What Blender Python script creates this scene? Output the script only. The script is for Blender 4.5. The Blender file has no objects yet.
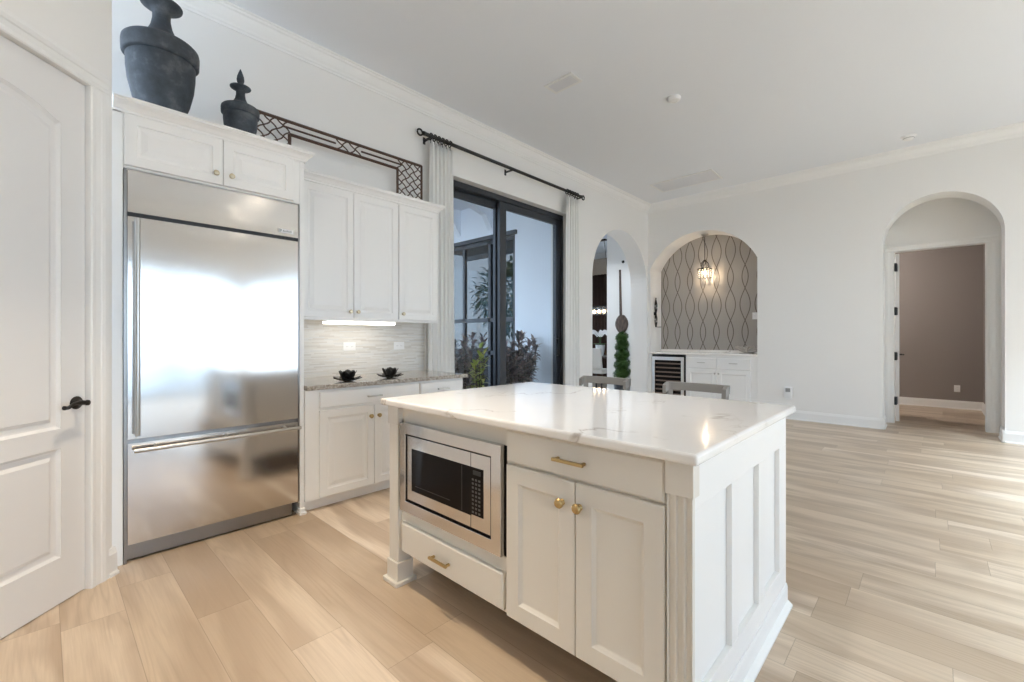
import bpy, bmesh, math, random
from mathutils import Vector, Matrix
PI = math.pi
C = bpy.context.scene.collection
S = bpy.context.scene
random.seed(7)

# ------------------------------------------------------------------ camera, sky, exposure
cam_d = bpy.data.cameras.new('camera'); cam = bpy.data.objects.new('camera', cam_d); C.objects.link(cam)
cam.location = (0, 0, 1.22)
cam.rotation_euler = (PI / 2, 0, 0.7568 - PI / 2)
cam_d.sensor_fit = 'HORIZONTAL'; cam_d.sensor_width = 36; cam_d.lens = 442.93 / 1024 * 36
cam_d.shift_y = -3.23 / 1024; cam_d.clip_start = 0.05
S.camera = cam
S.view_settings.view_transform = 'Standard'; S.view_settings.look = 'None'
S.view_settings.gamma = 1; S.view_settings.use_curve_mapping = False
S.view_settings.exposure = 2.03
try:
    S.cycles.max_bounces = 14; S.cycles.diffuse_bounces = 8; S.cycles.glossy_bounces = 6
    S.cycles.transmission_bounces = 10; S.cycles.transparent_max_bounces = 16
    S.cycles.sample_clamp_indirect = 6; S.cycles.caustics_reflective = False; S.cycles.caustics_refractive = False
    S.cycles.use_denoising = True
except Exception:
    pass
W = bpy.data.worlds.new('sky'); S.world = W; W.use_nodes = True
_n = W.node_tree.nodes; _l = W.node_tree.links
_bg = _n['Background']; _bg.inputs['Strength'].default_value = 1.25
_tc = _n.new('ShaderNodeTexCoord'); _sx = _n.new('ShaderNodeSeparateXYZ'); _rp = _n.new('ShaderNodeValToRGB')
_l.new(_tc.outputs['Generated'], _sx.inputs[0]); _l.new(_sx.outputs['Z'], _rp.inputs[0]); _l.new(_rp.outputs[0], _bg.inputs[0])
_rp.color_ramp.elements[0].position = 0.0; _rp.color_ramp.elements[0].color = (.73, .86, 1, 1)
_rp.color_ramp.elements[1].position = 0.8; _rp.color_ramp.elements[1].color = (.55, .74, 1, 1)

def light(name, kind, loc, energy, color=(1, 1, 1), rot=None, **kw):
    d = bpy.data.lights.new(name, kind); d.energy = energy; d.color = color
    for k, v in kw.items(): setattr(d, k, v)
    o = bpy.data.objects.new(name, d); C.objects.link(o); o.location = loc
    if rot: o.rotation_euler = rot
    return o
# ------------------------------------------------------------------ materials
class NT:
    def __init__(s, m): s.t = m.node_tree
    def n(s, ty, ins=None, **at):
        o = s.t.nodes.new(ty)
        for k, v in at.items(): setattr(o, k, v)
        for k, v in (ins or {}).items(): s.set(o.inputs[k], v)
        return o
    def set(s, sock, v):
        if isinstance(v, bpy.types.NodeSocket): s.t.links.new(v, sock)
        elif isinstance(v, bpy.types.Node): s.t.links.new(v.outputs[0], sock)
        else: sock.default_value = v
    def m(s, op, a, b=0.0, c=0.0):
        return s.n('ShaderNodeMath', {0: a, 1: b, 2: c}, operation=op).outputs[0]
    def xyz(s):
        tc = s.n('ShaderNodeNewGeometry'); sp = s.n('ShaderNodeSeparateXYZ', {0: tc.outputs['Position']})
        return sp.outputs[0], sp.outputs[1], sp.outputs[2]
    def comb(s, x, y, z): return s.n('ShaderNodeCombineXYZ', {0: x, 1: y, 2: z}).outputs[0]
    def ramp(s, f, stops):
        r = s.n('ShaderNodeValToRGB', {0: f}); e = r.color_ramp.elements
        while len(e) < len(stops): e.new(.5)
        for q, (p, c) in zip(e, stops): q.position = p; q.color = (*c, 1)
        return r.outputs[0]
    def mix(s, f, a, b, ty='MIX'):
        o = s.n('ShaderNodeMix', data_type='RGBA', blend_type=ty)
        s.set(o.inputs[0], f)
        s.set(o.inputs[6], (*a, 1) if isinstance(a, tuple) else a); s.set(o.inputs[7], (*b, 1) if isinstance(b, tuple) else b)
        return o.outputs[2]
    def noise(s, v, sc, det=2.0, ro=.5, dist=0.0):
        return s.n('ShaderNodeTexNoise', {'Vector': v, 'Scale': sc, 'Detail': det, 'Roughness': ro, 'Distortion': dist}).outputs[0]
def mat(name, col=(.8, .8, .8), rough=.5, metal=0.0, **ins):
    m = bpy.data.materials.new(name); m.use_nodes = True
    b = m.node_tree.nodes['Principled BSDF']
    b.inputs['Base Color'].default_value = (*col, 1); b.inputs['Roughness'].default_value = rough; b.inputs['Metallic'].default_value = metal
    for k, v in ins.items(): b.inputs[k.replace('_', ' ')].default_value = v
    m['b'] = 1
    return m
def bs(m): return m.node_tree.nodes['Principled BSDF']
def bump(nt, m, h, st, di=.01):
    b = nt.n('ShaderNodeBump', {'Height': h, 'Strength': st, 'Distance': di}); nt.set(bs(m).inputs['Normal'], b.outputs[0])
def paint(name, col, rough, bsc=260, st=.03):
    m = mat(name, col, rough); t = NT(m); x, y, z = t.xyz(); v = t.comb(x, y, z)
    nz = t.noise(v, 1.3, 3); t.set(bs(m).inputs['Base Color'], t.mix(t.m('MULTIPLY', nz, .06), col, tuple(c * .9 for c in col)))
    bump(t, m, t.noise(v, bsc, 2), st, .002)
    return m
M = {}
M['wall'] = paint('warm_white_wall_paint', (.87, .86, .84), .75)
M['ceil'] = paint('ceiling_paint', (.80, .825, .865), .85)
M['trim'] = paint('white_trim_paint', (.88, .875, .86), .4, 60, .01)
M['cab'] = paint('white_cabinet_lacquer', (.88, .875, .86), .35, 60, .01)
M['isl'] = paint('island_front_shade_lacquer', (.77, .735, .67), .38, 60, .01)  # white lacquer with the front's warm shade put into its colour
M['door'] = paint('door_paint', (.82, .81, .80), .4, 60, .01)
M['taupe'] = paint('taupe_wall_paint', (.30, .262, .243), .8)
M['stucco'] = paint('white_stucco', (.86, .89, .94), .9, 90, .25)
M['brass'] = mat('brushed_brass', (.50, .36, .17), .32, 1)
M['knob'] = mat('champagne_knob', (.60, .51, .36), .3, 1)
M['nickel'] = mat('brushed_nickel', (.55, .53, .50), .3, 1)
M['bronze'] = mat('oil_rubbed_bronze', (.028, .025, .023), .42, .6)
M['iron'] = mat('rusty_iron', (.10, .058, .042), .6, .3)
M['rodm'] = mat('curtain_rod_iron', (.05, .048, .046), .45, .6)
M['alu'] = mat('charcoal_aluminium', (.045, .05, .06), .45, .2)
M['black'] = mat('black_plastic', (.012, .012, .013), .4)
M['blackglass'] = mat('black_oven_glass', (.010, .008, .008), .05, Specular_IOR_Level=.08)
M['plate'] = mat('white_plastic', (.85, .85, .85), .35)
M['socket'] = mat('socket_dark', (.35, .35, .35), .5)
M['grayprint'] = mat('pale_keypad_print', (.10, .097, .095), .5)
M['wood_gray'] = mat('grey_washed_wood', (.31, .295, .275), .55)
M['shelfwood'] = mat('brown_shelf_front', (.17, .12, .09), .5)
M['dkwood_shade'] = mat('dark_walnut_and_shade', (.05, .03, .022), .45)  # real dark wood, and the painted shade under the island
M['seat'] = mat('linen_seat', (.55, .52, .48), .9)
M['white'] = mat('white_ceramic', (.82, .82, .80), .3)
M['drape'] = mat('brown_drape', (.075, .04, .028), .9)
M['shade'] = mat('woven_beige_shade', (.45, .36, .28), .9)
M['soil'] = mat('mulch', (.08, .055, .04), .95)
M['patio'] = mat('pale_patio_paver', (.55, .52, .48), .8)
M['grid'] = mat('white_metal_register', (.80, .80, .79), .45)
M['louver'] = mat('grey_white_louver', (.76, .77, .80), .5)
M['dkgrid'] = mat('register_shadow', (.24, .24, .25), .8)
M['petal'] = mat('white_orchid_petal', (.9, .88, .88), .5)
M['stem'] = mat('green_stem', (.08, .18, .05), .6)
M['bark'] = mat('brown_stem', (.12, .08, .05), .8)
M['coral'] = mat('pale_coral', (.47, .43, .39), .85)
M['crystal'] = mat('crystal', (1, 1, 1), .02, Transmission_Weight=1.0, IOR=1.5)
def emis(name, col, st):
    m = mat(name, (.8, .8, .8), .5); bs(m).inputs['Emission Color'].default_value = (*col, 1); bs(m).inputs['Emission Strength'].default_value = st; return m
M['bulb'] = emis('warm_bulb', (1, .74, .46), 6)
M['strip'] = emis('warm_light_lens', (1, .92, .80), 1.5)
M['fill_lens'] = emis('added_fill_lens', (1, .88, .72), 6)  # glowing lens of the added fill lamps

def glass(name, tint=(1, 1, 1), ior=1.45):
    m = bpy.data.materials.new(name); m.use_nodes = True; t = NT(m); t.t.nodes.remove(t.t.nodes['Principled BSDF'])
    out = t.t.nodes['Material Output']
    tr = t.n('ShaderNodeBsdfTransparent', {0: (*tint, 1)}); gl = t.n('ShaderNodeBsdfGlossy', {'Roughness': .0})
    fr = t.n('ShaderNodeFresnel', {'IOR': ior})
    bf = t.n('ShaderNodeNewGeometry').outputs['Backfacing']
    mx = t.n('ShaderNodeMixShader', {0: t.m('MULTIPLY', fr.outputs[0], t.m('SUBTRACT', 1.0, bf)), 1: tr.outputs[0], 2: gl.outputs[0]})
    t.set(out.inputs[0], mx.outputs[0]); return m
M['glass'] = glass('clear_window_glass', (.93, .96, .98))
M['wglass'] = glass('grey_reflective_window_glass', (.10, .12, .13), 1.8)

def floor_mat():
    m = mat('pale_oak_plank_floor', rough=.38); t = NT(m); x, y, z = t.xyz()
    w, L = .205, 1.5
    xs = t.m('DIVIDE', t.m('SUBTRACT', x, .05), w); row = t.m('FLOOR', xs); fx = t.m('FRACT', xs)
    rnd = t.n('ShaderNodeTexWhiteNoise', {'W': row}, noise_dimensions='1D').outputs[0]
    ys = t.m('ADD', t.m('DIVIDE', y, L), t.m('MULTIPLY', rnd, 7.3)); colm = t.m('FLOOR', ys); fy = t.m('FRACT', ys)
    idn = t.n('ShaderNodeTexWhiteNoise', {'Vector': t.comb(row, colm, 3.7)}, noise_dimensions='3D').outputs[0]
    off = t.m('MULTIPLY', idn, 40.0)
    vy = t.m('ADD', t.m('MULTIPLY', y, .8), off)
    soft = t.noise(t.comb(t.m('MULTIPLY', x, 5.0), vy, off), 1.3, 2, .5, .4)
    fig = t.noise(t.comb(t.m('MULTIPLY', x, 5.5), t.m('MULTIPLY', vy, .55), off), 1.5, 1, .4, .3)
    rings = t.m('ABSOLUTE', t.m('SUBTRACT', t.m('FRACT', t.m('MULTIPLY', fig, 13.0)), .5))
    g2 = t.noise(t.comb(t.m('MULTIPLY', x, 75.0), t.m('MULTIPLY', vy, 2.6), off), 2.0, 4, .6)
    base = t.ramp(idn, [(0, (.51, .39, .275)), (.3, (.63, .505, .37)), (.7, (.70, .575, .44)), (1, (.78, .66, .53))])
    c = t.mix(t.ramp(soft, [(.40, (.75, .75, .75)), (.58, (0, 0, 0))]), base, (.44, .325, .225))
    msk = t.ramp(t.noise(t.comb(t.m('MULTIPLY', x, 4.0), vy, off), .9, 1), [(.42, (0, 0, 0)), (.6, (1, 1, 1))])
    rg = t.m('MULTIPLY', t.ramp(rings, [(.0, (1, 1, 1)), (.22, (.25, .25, .25)), (.5, (0, 0, 0))]), t.m('MULTIPLY', msk, .34))
    c = t.mix(rg, c, (.36, .26, .175))
    c = t.mix(t.m('MULTIPLY', t.ramp(g2, [(.35, (0, 0, 0)), (.7, (1, 1, 1))]), .30), c, (.42, .31, .215))
    ex = t.m('MINIMUM', fx, t.m('SUBTRACT', 1.0, fx)); ey = t.m('MINIMUM', fy, t.m('SUBTRACT', 1.0, fy))
    gap = t.m('MAXIMUM', t.m('LESS_THAN', t.m('MULTIPLY', ex, w), .0014), t.m('LESS_THAN', t.m('MULTIPLY', ey, L), .0014))
    c = t.mix(t.m('MULTIPLY', gap, .38), c, (.16, .11, .07))
    t.set(bs(m).inputs['Base Color'], c)
    t.set(bs(m).inputs['Roughness'], t.m('MULTIPLY_ADD', g2, .12, .30))
    bump(t, m, t.m('SUBTRACT', t.m('MULTIPLY', g2, .25), gap), .12, .002)
    return m
M['floor'] = floor_mat()
def steel_mat(name, st=.02):
    m = mat(name, (.66, .64, .62), .2, 1); t = NT(m); x, y, z = t.xyz()
    n = t.noise(t.comb(t.m('MULTIPLY', x, 3.0), t.m('MULTIPLY', y, 3.0), t.m('MULTIPLY', z, 420.0)), 1.0, 2)
    t.set(bs(m).inputs['Roughness'], t.m('MULTIPLY_ADD', n, .06, .10))
    big = t.noise(t.comb(x, y, t.m('MULTIPLY', z, 1.6)), 1.5, 1)
    bump(t, m, t.m('ADD', big, t.m('MULTIPLY', n, .004)), st, .3)
    
    return m
M['steel'] = steel_mat('brushed_stainless_steel')
M['steel_dk'] = mat('satin_dark_steel', (.30, .29, .28), .3, 1)
def quartz_mat():
    m = mat('white_veined_quartz', rough=.07); t = NT(m); x, y, z = t.xyz(); v = t.comb(x, y, z)
    d = t.noise(v, 2.2, 5, .6, .6)
    q = t.m('ADD', t.m('MULTIPLY', x, .9), t.m('ADD', t.m('MULTIPLY', y, 1.6), t.m('MULTIPLY', d, 2.6)))
    s = t.m('ABSOLUTE', t.m('SUBTRACT', t.m('FRACT', q), .5))
    vein = t.ramp(s, [(0, (1, 1, 1)), (.012, (.5, .5, .5)), (.045, (0, 0, 0))])
    msk = t.ramp(t.noise(v, 3.1, 2), [(.42, (0, 0, 0)), (.62, (1, 1, 1))])
    f = t.m('MULTIPLY', t.m('MULTIPLY', vein, msk), .8)
    t.set(bs(m).inputs['Base Color'], t.mix(f, t.mix(t.noise(v, 5, 4), (.87, .84, .80), (.91, .89, .86)), (.42, .36, .30)))
    return m
M['quartz'] = quartz_mat()
def granite_mat():
    m = mat('speckled_granite', rough=.08); t = NT(m); x, y, z = t.xyz(); v = t.comb(x, y, z)
    n = t.noise(v, 48, 5, .75); n2 = t.noise(v, 22, 3, .6)
    c = t.ramp(n, [(.32, (.05, .045, .04)), (.44, (.26, .225, .19)), (.54, (.46, .42, .37)), (.68, (.68, .64, .58))])
    t.set(bs(m).inputs['Base Color'], t.mix(t.m('MULTIPLY', n2, .5), c, (.42, .36, .30))); return m
M['granite'] = granite_mat()
def mosaic_mat():
    m = mat('linear_stone_mosaic', rough=.35); t = NT(m); x, y, z = t.xyz()
    zr = t.m('DIVIDE', z, .0105); row = t.m('FLOOR', zr); fz = t.m('FRACT', zr)
    r = t.n('ShaderNodeTexWhiteNoise', {'W': row}, noise_dimensions='1D').outputs[0]
    xr = t.m('ADD', t.m('DIVIDE', x, .13), t.m('MULTIPLY', r, 9.1)); cl = t.m('FLOOR', xr); fx = t.m('FRACT', xr)
    i = t.n('ShaderNodeTexWhiteNoise', {'Vector': t.comb(row, cl, 1.3)}, noise_dimensions='3D').outputs[0]
    c = t.ramp(i, [(0, (.58, .555, .52)), (.25, (.69, .665, .62)), (.55, (.73, .72, .69)), (.8, (.78, .77, .75)), (1, (.66, .67, .67))])
    c = t.mix(t.m('MULTIPLY', t.noise(t.comb(t.m('MULTIPLY', x, 8.0), 0.0, t.m('MULTIPLY', z, 90.0)), 1.5, 3), .35), c, (.52, .47, .40))
    gp = t.m('MAXIMUM', t.m('LESS_THAN', fz, .09), t.m('LESS_THAN', fx, .008))
    t.set(bs(m).inputs['Base Color'], t.mix(t.m('MULTIPLY', gp, .5), c, (.50, .48, .45)))
    bump(t, m, t.m('SUBTRACT', i, gp), .25, .003); return m
M['mosaic'] = mosaic_mat()
def wallpaper_mat():
    m = mat('taupe_ogee_wallpaper', rough=.5); t = NT(m); x, y, z = t.xyz()
    p = .232
    yy = t.m('SUBTRACT', t.m('PINGPONG', t.m('ADD', y, .045), p / 2), 0.0)
    a = t.m('MULTIPLY_ADD', t.m('SINE', t.m('MULTIPLY_ADD', z, 2 * PI / .94, 2.17)), .064, .016)
    d = t.m('ABSOLUTE', t.m('SUBTRACT', yy, t.m('ABSOLUTE', a)))
    ln = t.m('LESS_THAN', d, .0070)
    n = t.noise(t.comb(x, t.m('MULTIPLY', y, 200.0), t.m('MULTIPLY', z, 3.0)), 1.0, 3)
    bg = t.mix(n, (.375, .35, .325), (.44, .415, .385))
    t.set(bs(m).inputs['Base Color'], t.mix(t.m('MULTIPLY', ln, .85), bg, (.10, .078, .062)))
    bump(t, m, ln, .3, .002); return m
M['paper'] = wallpaper_mat()
def urn_mat():
    m = mat('weathered_charcoal_pottery', rough=.62); t = NT(m); x, y, z = t.xyz(); v = t.comb(x, y, z)
    n = t.noise(v, 9, 5, .65)
    t.set(bs(m).inputs['Base Color'], t.ramp(n, [(.3, (.024, .030, .038)), (.52, (.050, .061, .075)), (.72, (.13, .145, .16))]))
    bump(t, m, t.noise(v, 60, 4), .25, .004); return m
M['urn'] = urn_mat()
def fabric_mat():
    m = mat('white_linen_curtain', (.86, .85, .82), .9); t = NT(m); x, y, z = t.xyz()
    n = t.noise(t.comb(t.m('MULTIPLY', x, 400.0), t.m('MULTIPLY', y, 400.0), t.m('MULTIPLY', z, 120.0)), 1, 2)
    t.set(bs(m).inputs['Base Color'], t.mix(n, (.95, .945, .93), (.91, .90, .88)))
    bs(m).inputs['Sheen Weight'].default_value = .2
    b = bs(m); tl = t.n('ShaderNodeBsdfTranslucent', {0: (.8, .8, .78, 1)}); mx = t.n('ShaderNodeMixShader', {0: .25, 1: b.outputs[0], 2: tl.outputs[0]})
    t.set(t.t.nodes['Material Output'].inputs[0], mx.outputs[0]); return m
M['linen'] = fabric_mat()
def leaf_mat(name, stops, rough=.45):
    m = mat(name, rough=rough); t = NT(m)
    g = t.n('ShaderNodeNewGeometry'); r = g.outputs['Random Per Island']
    t.set(bs(m).inputs['Base Color'], t.ramp(r, stops)); return m
M['box'] = leaf_mat('boxwood_leaf', [(0, (.018, .05, .012)), (.6, (.055, .13, .025)), (1, (.16, .27, .06))])
M['croton'] = leaf_mat('dark_croton_leaf', [(0, (.07, .08, .075)), (.4, (.17, .14, .15)), (.7, (.27, .19, .19)), (1, (.40, .32, .26))])
M['yellowleaf'] = leaf_mat('yellow_green_leaf', [(0, (.25, .32, .06)), (.5, (.48, .52, .10)), (1, (.65, .62, .20))])
M['redleaf'] = leaf_mat('pink_red_leaf', [(0, (.12, .09, .09)), (.5, (.30, .12, .14)), (1, (.42, .16, .20))])
M['treeleaf'] = leaf_mat('garden_green_leaf', [(0, (.03, .07, .02)), (.6, (.08, .16, .04)), (1, (.16, .25, .08))])
def wood_paddle():
    m = mat('carved_dark_wood', rough=.6); t = NT(m); x, y, z = t.xyz()
    n = t.noise(t.comb(t.m('MULTIPLY', x, 30.0), t.m('MULTIPLY', y, 30.0), t.m('MULTIPLY', z, 5.0)), 2, 4)
    t.set(bs(m).inputs['Base Color'], t.ramp(n, [(.3, (.05, .035, .028)), (.7, (.17, .12, .095))])); return m
M['paddle'] = wood_paddle()

# ------------------------------------------------------------------ mesh helpers
ORG = {}
class MB:
    def __init__(s): s.b = bmesh.new()
    def face(s, pts):
        try: return s.b.faces.new([s.b.verts.new(p) for p in pts])
        except ValueError: return None
    def box(s, x0, x1, y0, y1, z0, z1):
        v = [s.b.verts.new((x, y, z)) for z in (z0, z1) for y in (y0, y1) for x in (x0, x1)]
        for q in ((0, 2, 3, 1), (4, 5, 7, 6), (0, 1, 5, 4), (2, 6, 7, 3), (0, 4, 6, 2), (1, 3, 7, 5)): s.b.faces.new([v[i] for i in q])
        return s
    def prism(s, poly, fn, a0, a1):
        """poly: 2-D outline; fn(p, q, a) -> 3-D point; extruded from a0 to a1."""
        A = [s.b.verts.new(fn(p, q, a0)) for p, q in poly]; B = [s.b.verts.new(fn(p, q, a1)) for p, q in poly]
        s.b.faces.new(A); s.b.faces.new(B[::-1]); n = len(poly)
        for i in range(n): s.b.faces.new((A[i], B[i], B[(i + 1) % n], A[(i + 1) % n]))
        return s
    def rings(s, loops, cap0=True, cap1=True, closed=True):
        R = [[s.b.verts.new(p) for p in l] for l in loops]; n = len(R[0])
        for a, b in zip(R, R[1:]):
            for i in range(n if closed else n - 1): s.b.faces.new((a[i], a[(i + 1) % n], b[(i + 1) % n], b[i]))
        if cap0: s.b.faces.new(R[0][::-1])
        if cap1: s.b.faces.new(R[-1])
        return s
    def lathe(s, prof, c, n=32, ax='z', sc=1.0):
        L = []
        for r, h in prof:
            r = max(r, 1e-4) * sc; h *= sc; l = []
            for i in range(n):
                a = 2 * PI * i / n; p, q = r * math.cos(a), r * math.sin(a)
                l.append({'z': (c[0] + p, c[1] + q, c[2] + h), 'x': (c[0] + h, c[1] + p, c[2] + q), 'y': (c[0] + p, c[1] + h, c[2] + q)}[ax])
            L.append(l)
        return s.rings(L)
    def tube(s, pts, r, n=8, closed=False):
        pts = [Vector(p) for p in pts]; m = len(pts); L = []
        up = Vector((0, 0, 1))
        for i, p in enumerate(pts):
            a = pts[(i - 1) % m] if (closed or i > 0) else p; b = pts[(i + 1) % m] if (closed or i < m - 1) else p
            d = (b - a).normalized()
            u = d.cross(up)
            if u.length < .15: u = d.cross(Vector((1, 0, 0)))
            u.normalize(); w = d.cross(u).normalized()
            rr = r[i] if isinstance(r, (list, tuple)) else r
            L.append([p + u * rr * math.cos(2 * PI * k / n) + w * rr * math.sin(2 * PI * k / n) for k in range(n)])
        if closed: L.append(L[0]); return s.rings(L, False, False)
        return s.rings(L)
    def ball(s, c, r, n=10, sz=1.0):
        k = max(5, n // 2)
        return s.lathe([(r * math.sin(PI * i / k), -r * sz * math.cos(PI * i / k)) for i in range(k + 1)], c, n)
    def leaf(s, p, d, up, ln, wd, droop=.25):
        d = d.normalized(); sd = d.cross(up)
        if sd.length < .05: sd = d.cross(Vector((1, .2, 0)))
        sd.normalize(); nn = sd.cross(d)
        a = p; m1 = p + d * ln * .35 - nn * .0; m2 = p + d * ln * .72 - nn * ln * droop * .35; e = p + d * ln - nn * ln * droop
        va = s.b.verts.new(a); l1 = s.b.verts.new(m1 + sd * wd * .5 + nn * wd * .15); r1 = s.b.verts.new(m1 - sd * wd * .5 + nn * wd * .15)
        c1 = s.b.verts.new(m1); l2 = s.b.verts.new(m2 + sd * wd * .4 + nn * wd * .12); r2 = s.b.verts.new(m2 - sd * wd * .4 + nn * wd * .12); c2 = s.b.verts.new(m2); ve = s.b.verts.new(e)
        for f in ((va, c1, l1), (va, r1, c1), (c1, c2, l2, l1), (r1, r2, c2, c1), (c2, ve, l2), (r2, ve, c2)): s.b.faces.new(f)
        return s
    def build(s, name, m, parent=None, bevel=0, smooth=False, angle=40, local=False, at=None):
        bmesh.ops.recalc_face_normals(s.b, faces=s.b.faces[:])
        me = bpy.data.meshes.new(name)
        if parent is not None: org = ORG[parent.name]
        elif at is not None: org = Vector(at)
        else:
            xs = [v.co for v in s.b.verts]; lo = [min(c[i] for c in xs) for i in range(3)]; hi = [max(c[i] for c in xs) for i in range(3)]
            org = Vector(((lo[0] + hi[0]) / 2, (lo[1] + hi[1]) / 2, lo[2]))
        if not local: bmesh.ops.translate(s.b, verts=s.b.verts[:], vec=-org)
        s.b.to_mesh(me); s.b.free()
        o = bpy.data.objects.new(name, me); C.objects.link(o); me.materials.append(m)
        if parent is not None: o.parent = parent; ORG[o.name] = ORG[parent.name]
        else:
            if not local: o.location = org
            ORG[o.name] = org if not local else Vector((0, 0, 0))
        if smooth:
            for p in me.polygons: p.use_smooth = True
            if angle < 180:
                try: me.set_sharp_from_angle(angle=math.radians(angle))
                except Exception: pass
        if bevel:
            b = o.modifiers.new('bevel', 'BEVEL'); b.width = bevel; b.segments = 2; b.limit_method = 'ANGLE'; b.angle_limit = math.radians(50)
        return o
def tag(o, label=None, cat=None, group=None, kind=None):
    if label: o['label'] = label
    if cat: o['category'] = cat
    if group: o['group'] = group
    if kind: o['kind'] = kind
    return o
def empty(name, loc, label, cat, group=None, rz=0):
    o = bpy.data.objects.new(name, None); C.objects.link(o); o.location = loc; o.rotation_euler.z = rz
    o.empty_display_size = .1
    ORG[o.name] = Vector(loc) if rz == 0 else Vector((0, 0, 0))
    return tag(o, label, cat, group)
def struct(name, mb, m, **kw): return tag(mb.build(name, m, **kw), kind='structure')
def dup(root, loc, label):
    r = root.copy(); C.objects.link(r); r.location = loc; r['label'] = label; ORG[r.name] = Vector(loc)
    for ch in list(root.children):
        c = ch.copy(); C.objects.link(c); c.parent = r
        for g in list(ch.children):
            d = g.copy(); C.objects.link(d); d.parent = c
    return r
# front mappings: (u, z, w): w = distance out of the face
def FY(y): return lambda u, z, w: (u, y - w, z)      # faces -y (kitchen wall cabinets)
def FX(x): return lambda u, z, w: (x - w, u, z)      # faces -x (island front, bar)
def panel(mb, fn, u0, u1, z0, z1, prof):
    """rectangular panel made of nested rings; prof = [(inset, height), ...]"""
    mb.rings([[fn(u0 + i, z0 + i, h), fn(u1 - i, z0 + i, h), fn(u1 - i, z1 - i, h), fn(u0 + i, z1 - i, h)] for i, h in prof]); return mb
RAISED = [(0, 0), (0, .017), (.003, .02), (.052, .02), (.056, .014), (.066, .011), (.070, .011), (.098, .019), (.102, .019)]
SHAKER = [(0, 0), (0, .017), (.003, .02), (.062, .02), (.066, .016), (.074, .010), (.078, .009)]
SLAB = [(0, 0), (0, .014), (.006, .02), (.012, .02)]
BEADED = [(0, 0), (0, .017), (.003, .02), (.022, .02), (.026, .017), (.030, .017)]
def knob(fn, u, z, w, m, parent, name='knob', r=.0155):
    b = MB(); L = []
    for rr, h in [(.011, 0), (.009, .004), (.006, .009), (.007, .014), (r, .018), (r * 1.03, .023), (r * .8, .028), (.003, .030)]:
        L.append([fn(u + rr * math.cos(2 * PI * k / 16), z + rr * math.sin(2 * PI * k / 16), w + h) for k in range(16)])
    b.rings(L); return b.build(name, m, parent, smooth=True)
def pull(fn, u, z, w, m, parent, ln=.11):
    b = MB()
    for sx in (-1, 1):
        b.rings([[fn(u + sx * (ln / 2 - .010) + a, z + c, w + h) for a, c in ((-.005, -.005), (.005, -.005), (.005, .005), (-.005, .005))] for h in (0, .022)])
    b.rings([[fn(u + sx * ln / 2, z + c, w + h) for c, h in ((-.0055, .019), (.0055, .019), (.0055, .030), (-.0055, .030))] for sx in (-1, 1)])
    return b.build('pull_handle', m, parent, bevel=.0015)
def sweep(mb, prof, a, b, out):
    """horizontal moulding: prof = [(projection, z)], along a->b, projecting to 'out'"""
    a = Vector(a); b = Vector(b); o = Vector(out).normalized()
    mb.rings([[p + o * q + Vector((0, 0, z)) for q, z in prof] for p in (a, b)]); return mb
CROWN = [(0, -.135), (.010, -.135), (.012, -.120), (.020, -.112), (.024, -.098), (.040, -.082), (.058, -.055), (.066, -.032), (.080, -.026), (.084, -.012), (.098, -.010), (.100, 0), (0, 0)]
CABCROWN = [(0, 0), (.012, 0), (.013, .012), (.020, .018), (.030, .034), (.044, .046), (.050, .050), (.050, .062), (.056, .064), (.056, .072), (0, .072)]
BASEB = [(0, 0), (.026, 0), (.026, .012), (.016, .020), (.015, .110), (.010, .122), (.006, .138), (0, .140)]

# ------------------------------------------------------------------ room shell
YL, XF, ZC = 3.80, 7.69, 3.66
YR, XB = -4.2, -2.6
b = MB(); b.box(XB - .2, 11.4, YR - .2, YL + .34, -.12, 0); b.box(5.42, 11.4, YL + .34, 8.03, -.12, 0); struct('floor', b, M['floor'])
b = MB(); b.box(XB - .2, 11.4, YR - .2, YL + .36, ZC, ZC + .12); b.box(5.30, 11.4, YL + .36, 8.1, ZC, ZC + .12); struct('ceiling', b, M['ceil'])
def arch(c, h, sp, rz, n=36): return [(c + h * math.cos(PI * i / n), sp + rz * math.sin(PI * i / n)) for i in range(n + 1)]
# left wall: sliding-door opening and arched passage
SX0, SX1, SZ = 2.86, 5.22, 3.0
poly = [(.20, 0), (SX0, 0), (SX0, SZ), (SX1, SZ), (SX1, 0), (5.835, 0)]
poly += [p for p in reversed(arch(6.745, .91, 2.17, .87))]
poly += [(7.655, 0), (8.55, 0), (8.55, ZC), (.20, ZC)]
b = MB(); b.prism(poly, lambda p, q, a: (p, a, q), YL, YL + .33); struct('wall_left', b, M['wall'])
# far wall: arched bar niche and arched passage
b = MB()
fnx = lambda p, q, a: (a, p, q)
seg = []
for i in range(37):
    a_ = math.asin(.89 / .987) * (1 - 2 * i / 36); seg.append((2.862 + .987 * math.sin(a_), 2.055 + .987 * math.cos(a_)))
poly = [(3.80, 0), (3.752, 0)] + seg + [(1.972, 0), (1.45, 0), (1.45, ZC), (3.80, ZC)]
b.prism(poly, fnx, XF, XF + .45)
poly = [(1.45, 0), (.460, 0)] + arch(-.086, .546, 2.485, .55) + [(-.632, 0), (YR - .2, 0), (YR - .2, ZC), (1.45, ZC)]
b.prism(poly, fnx, XF, XF + .34); struct('wall_far', b, M['wall'])
b = MB(); b.box(XF + .455, XF + .55, 1.85, 3.80, 0, ZC); struct('wall_niche', b, M['paper'])
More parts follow.
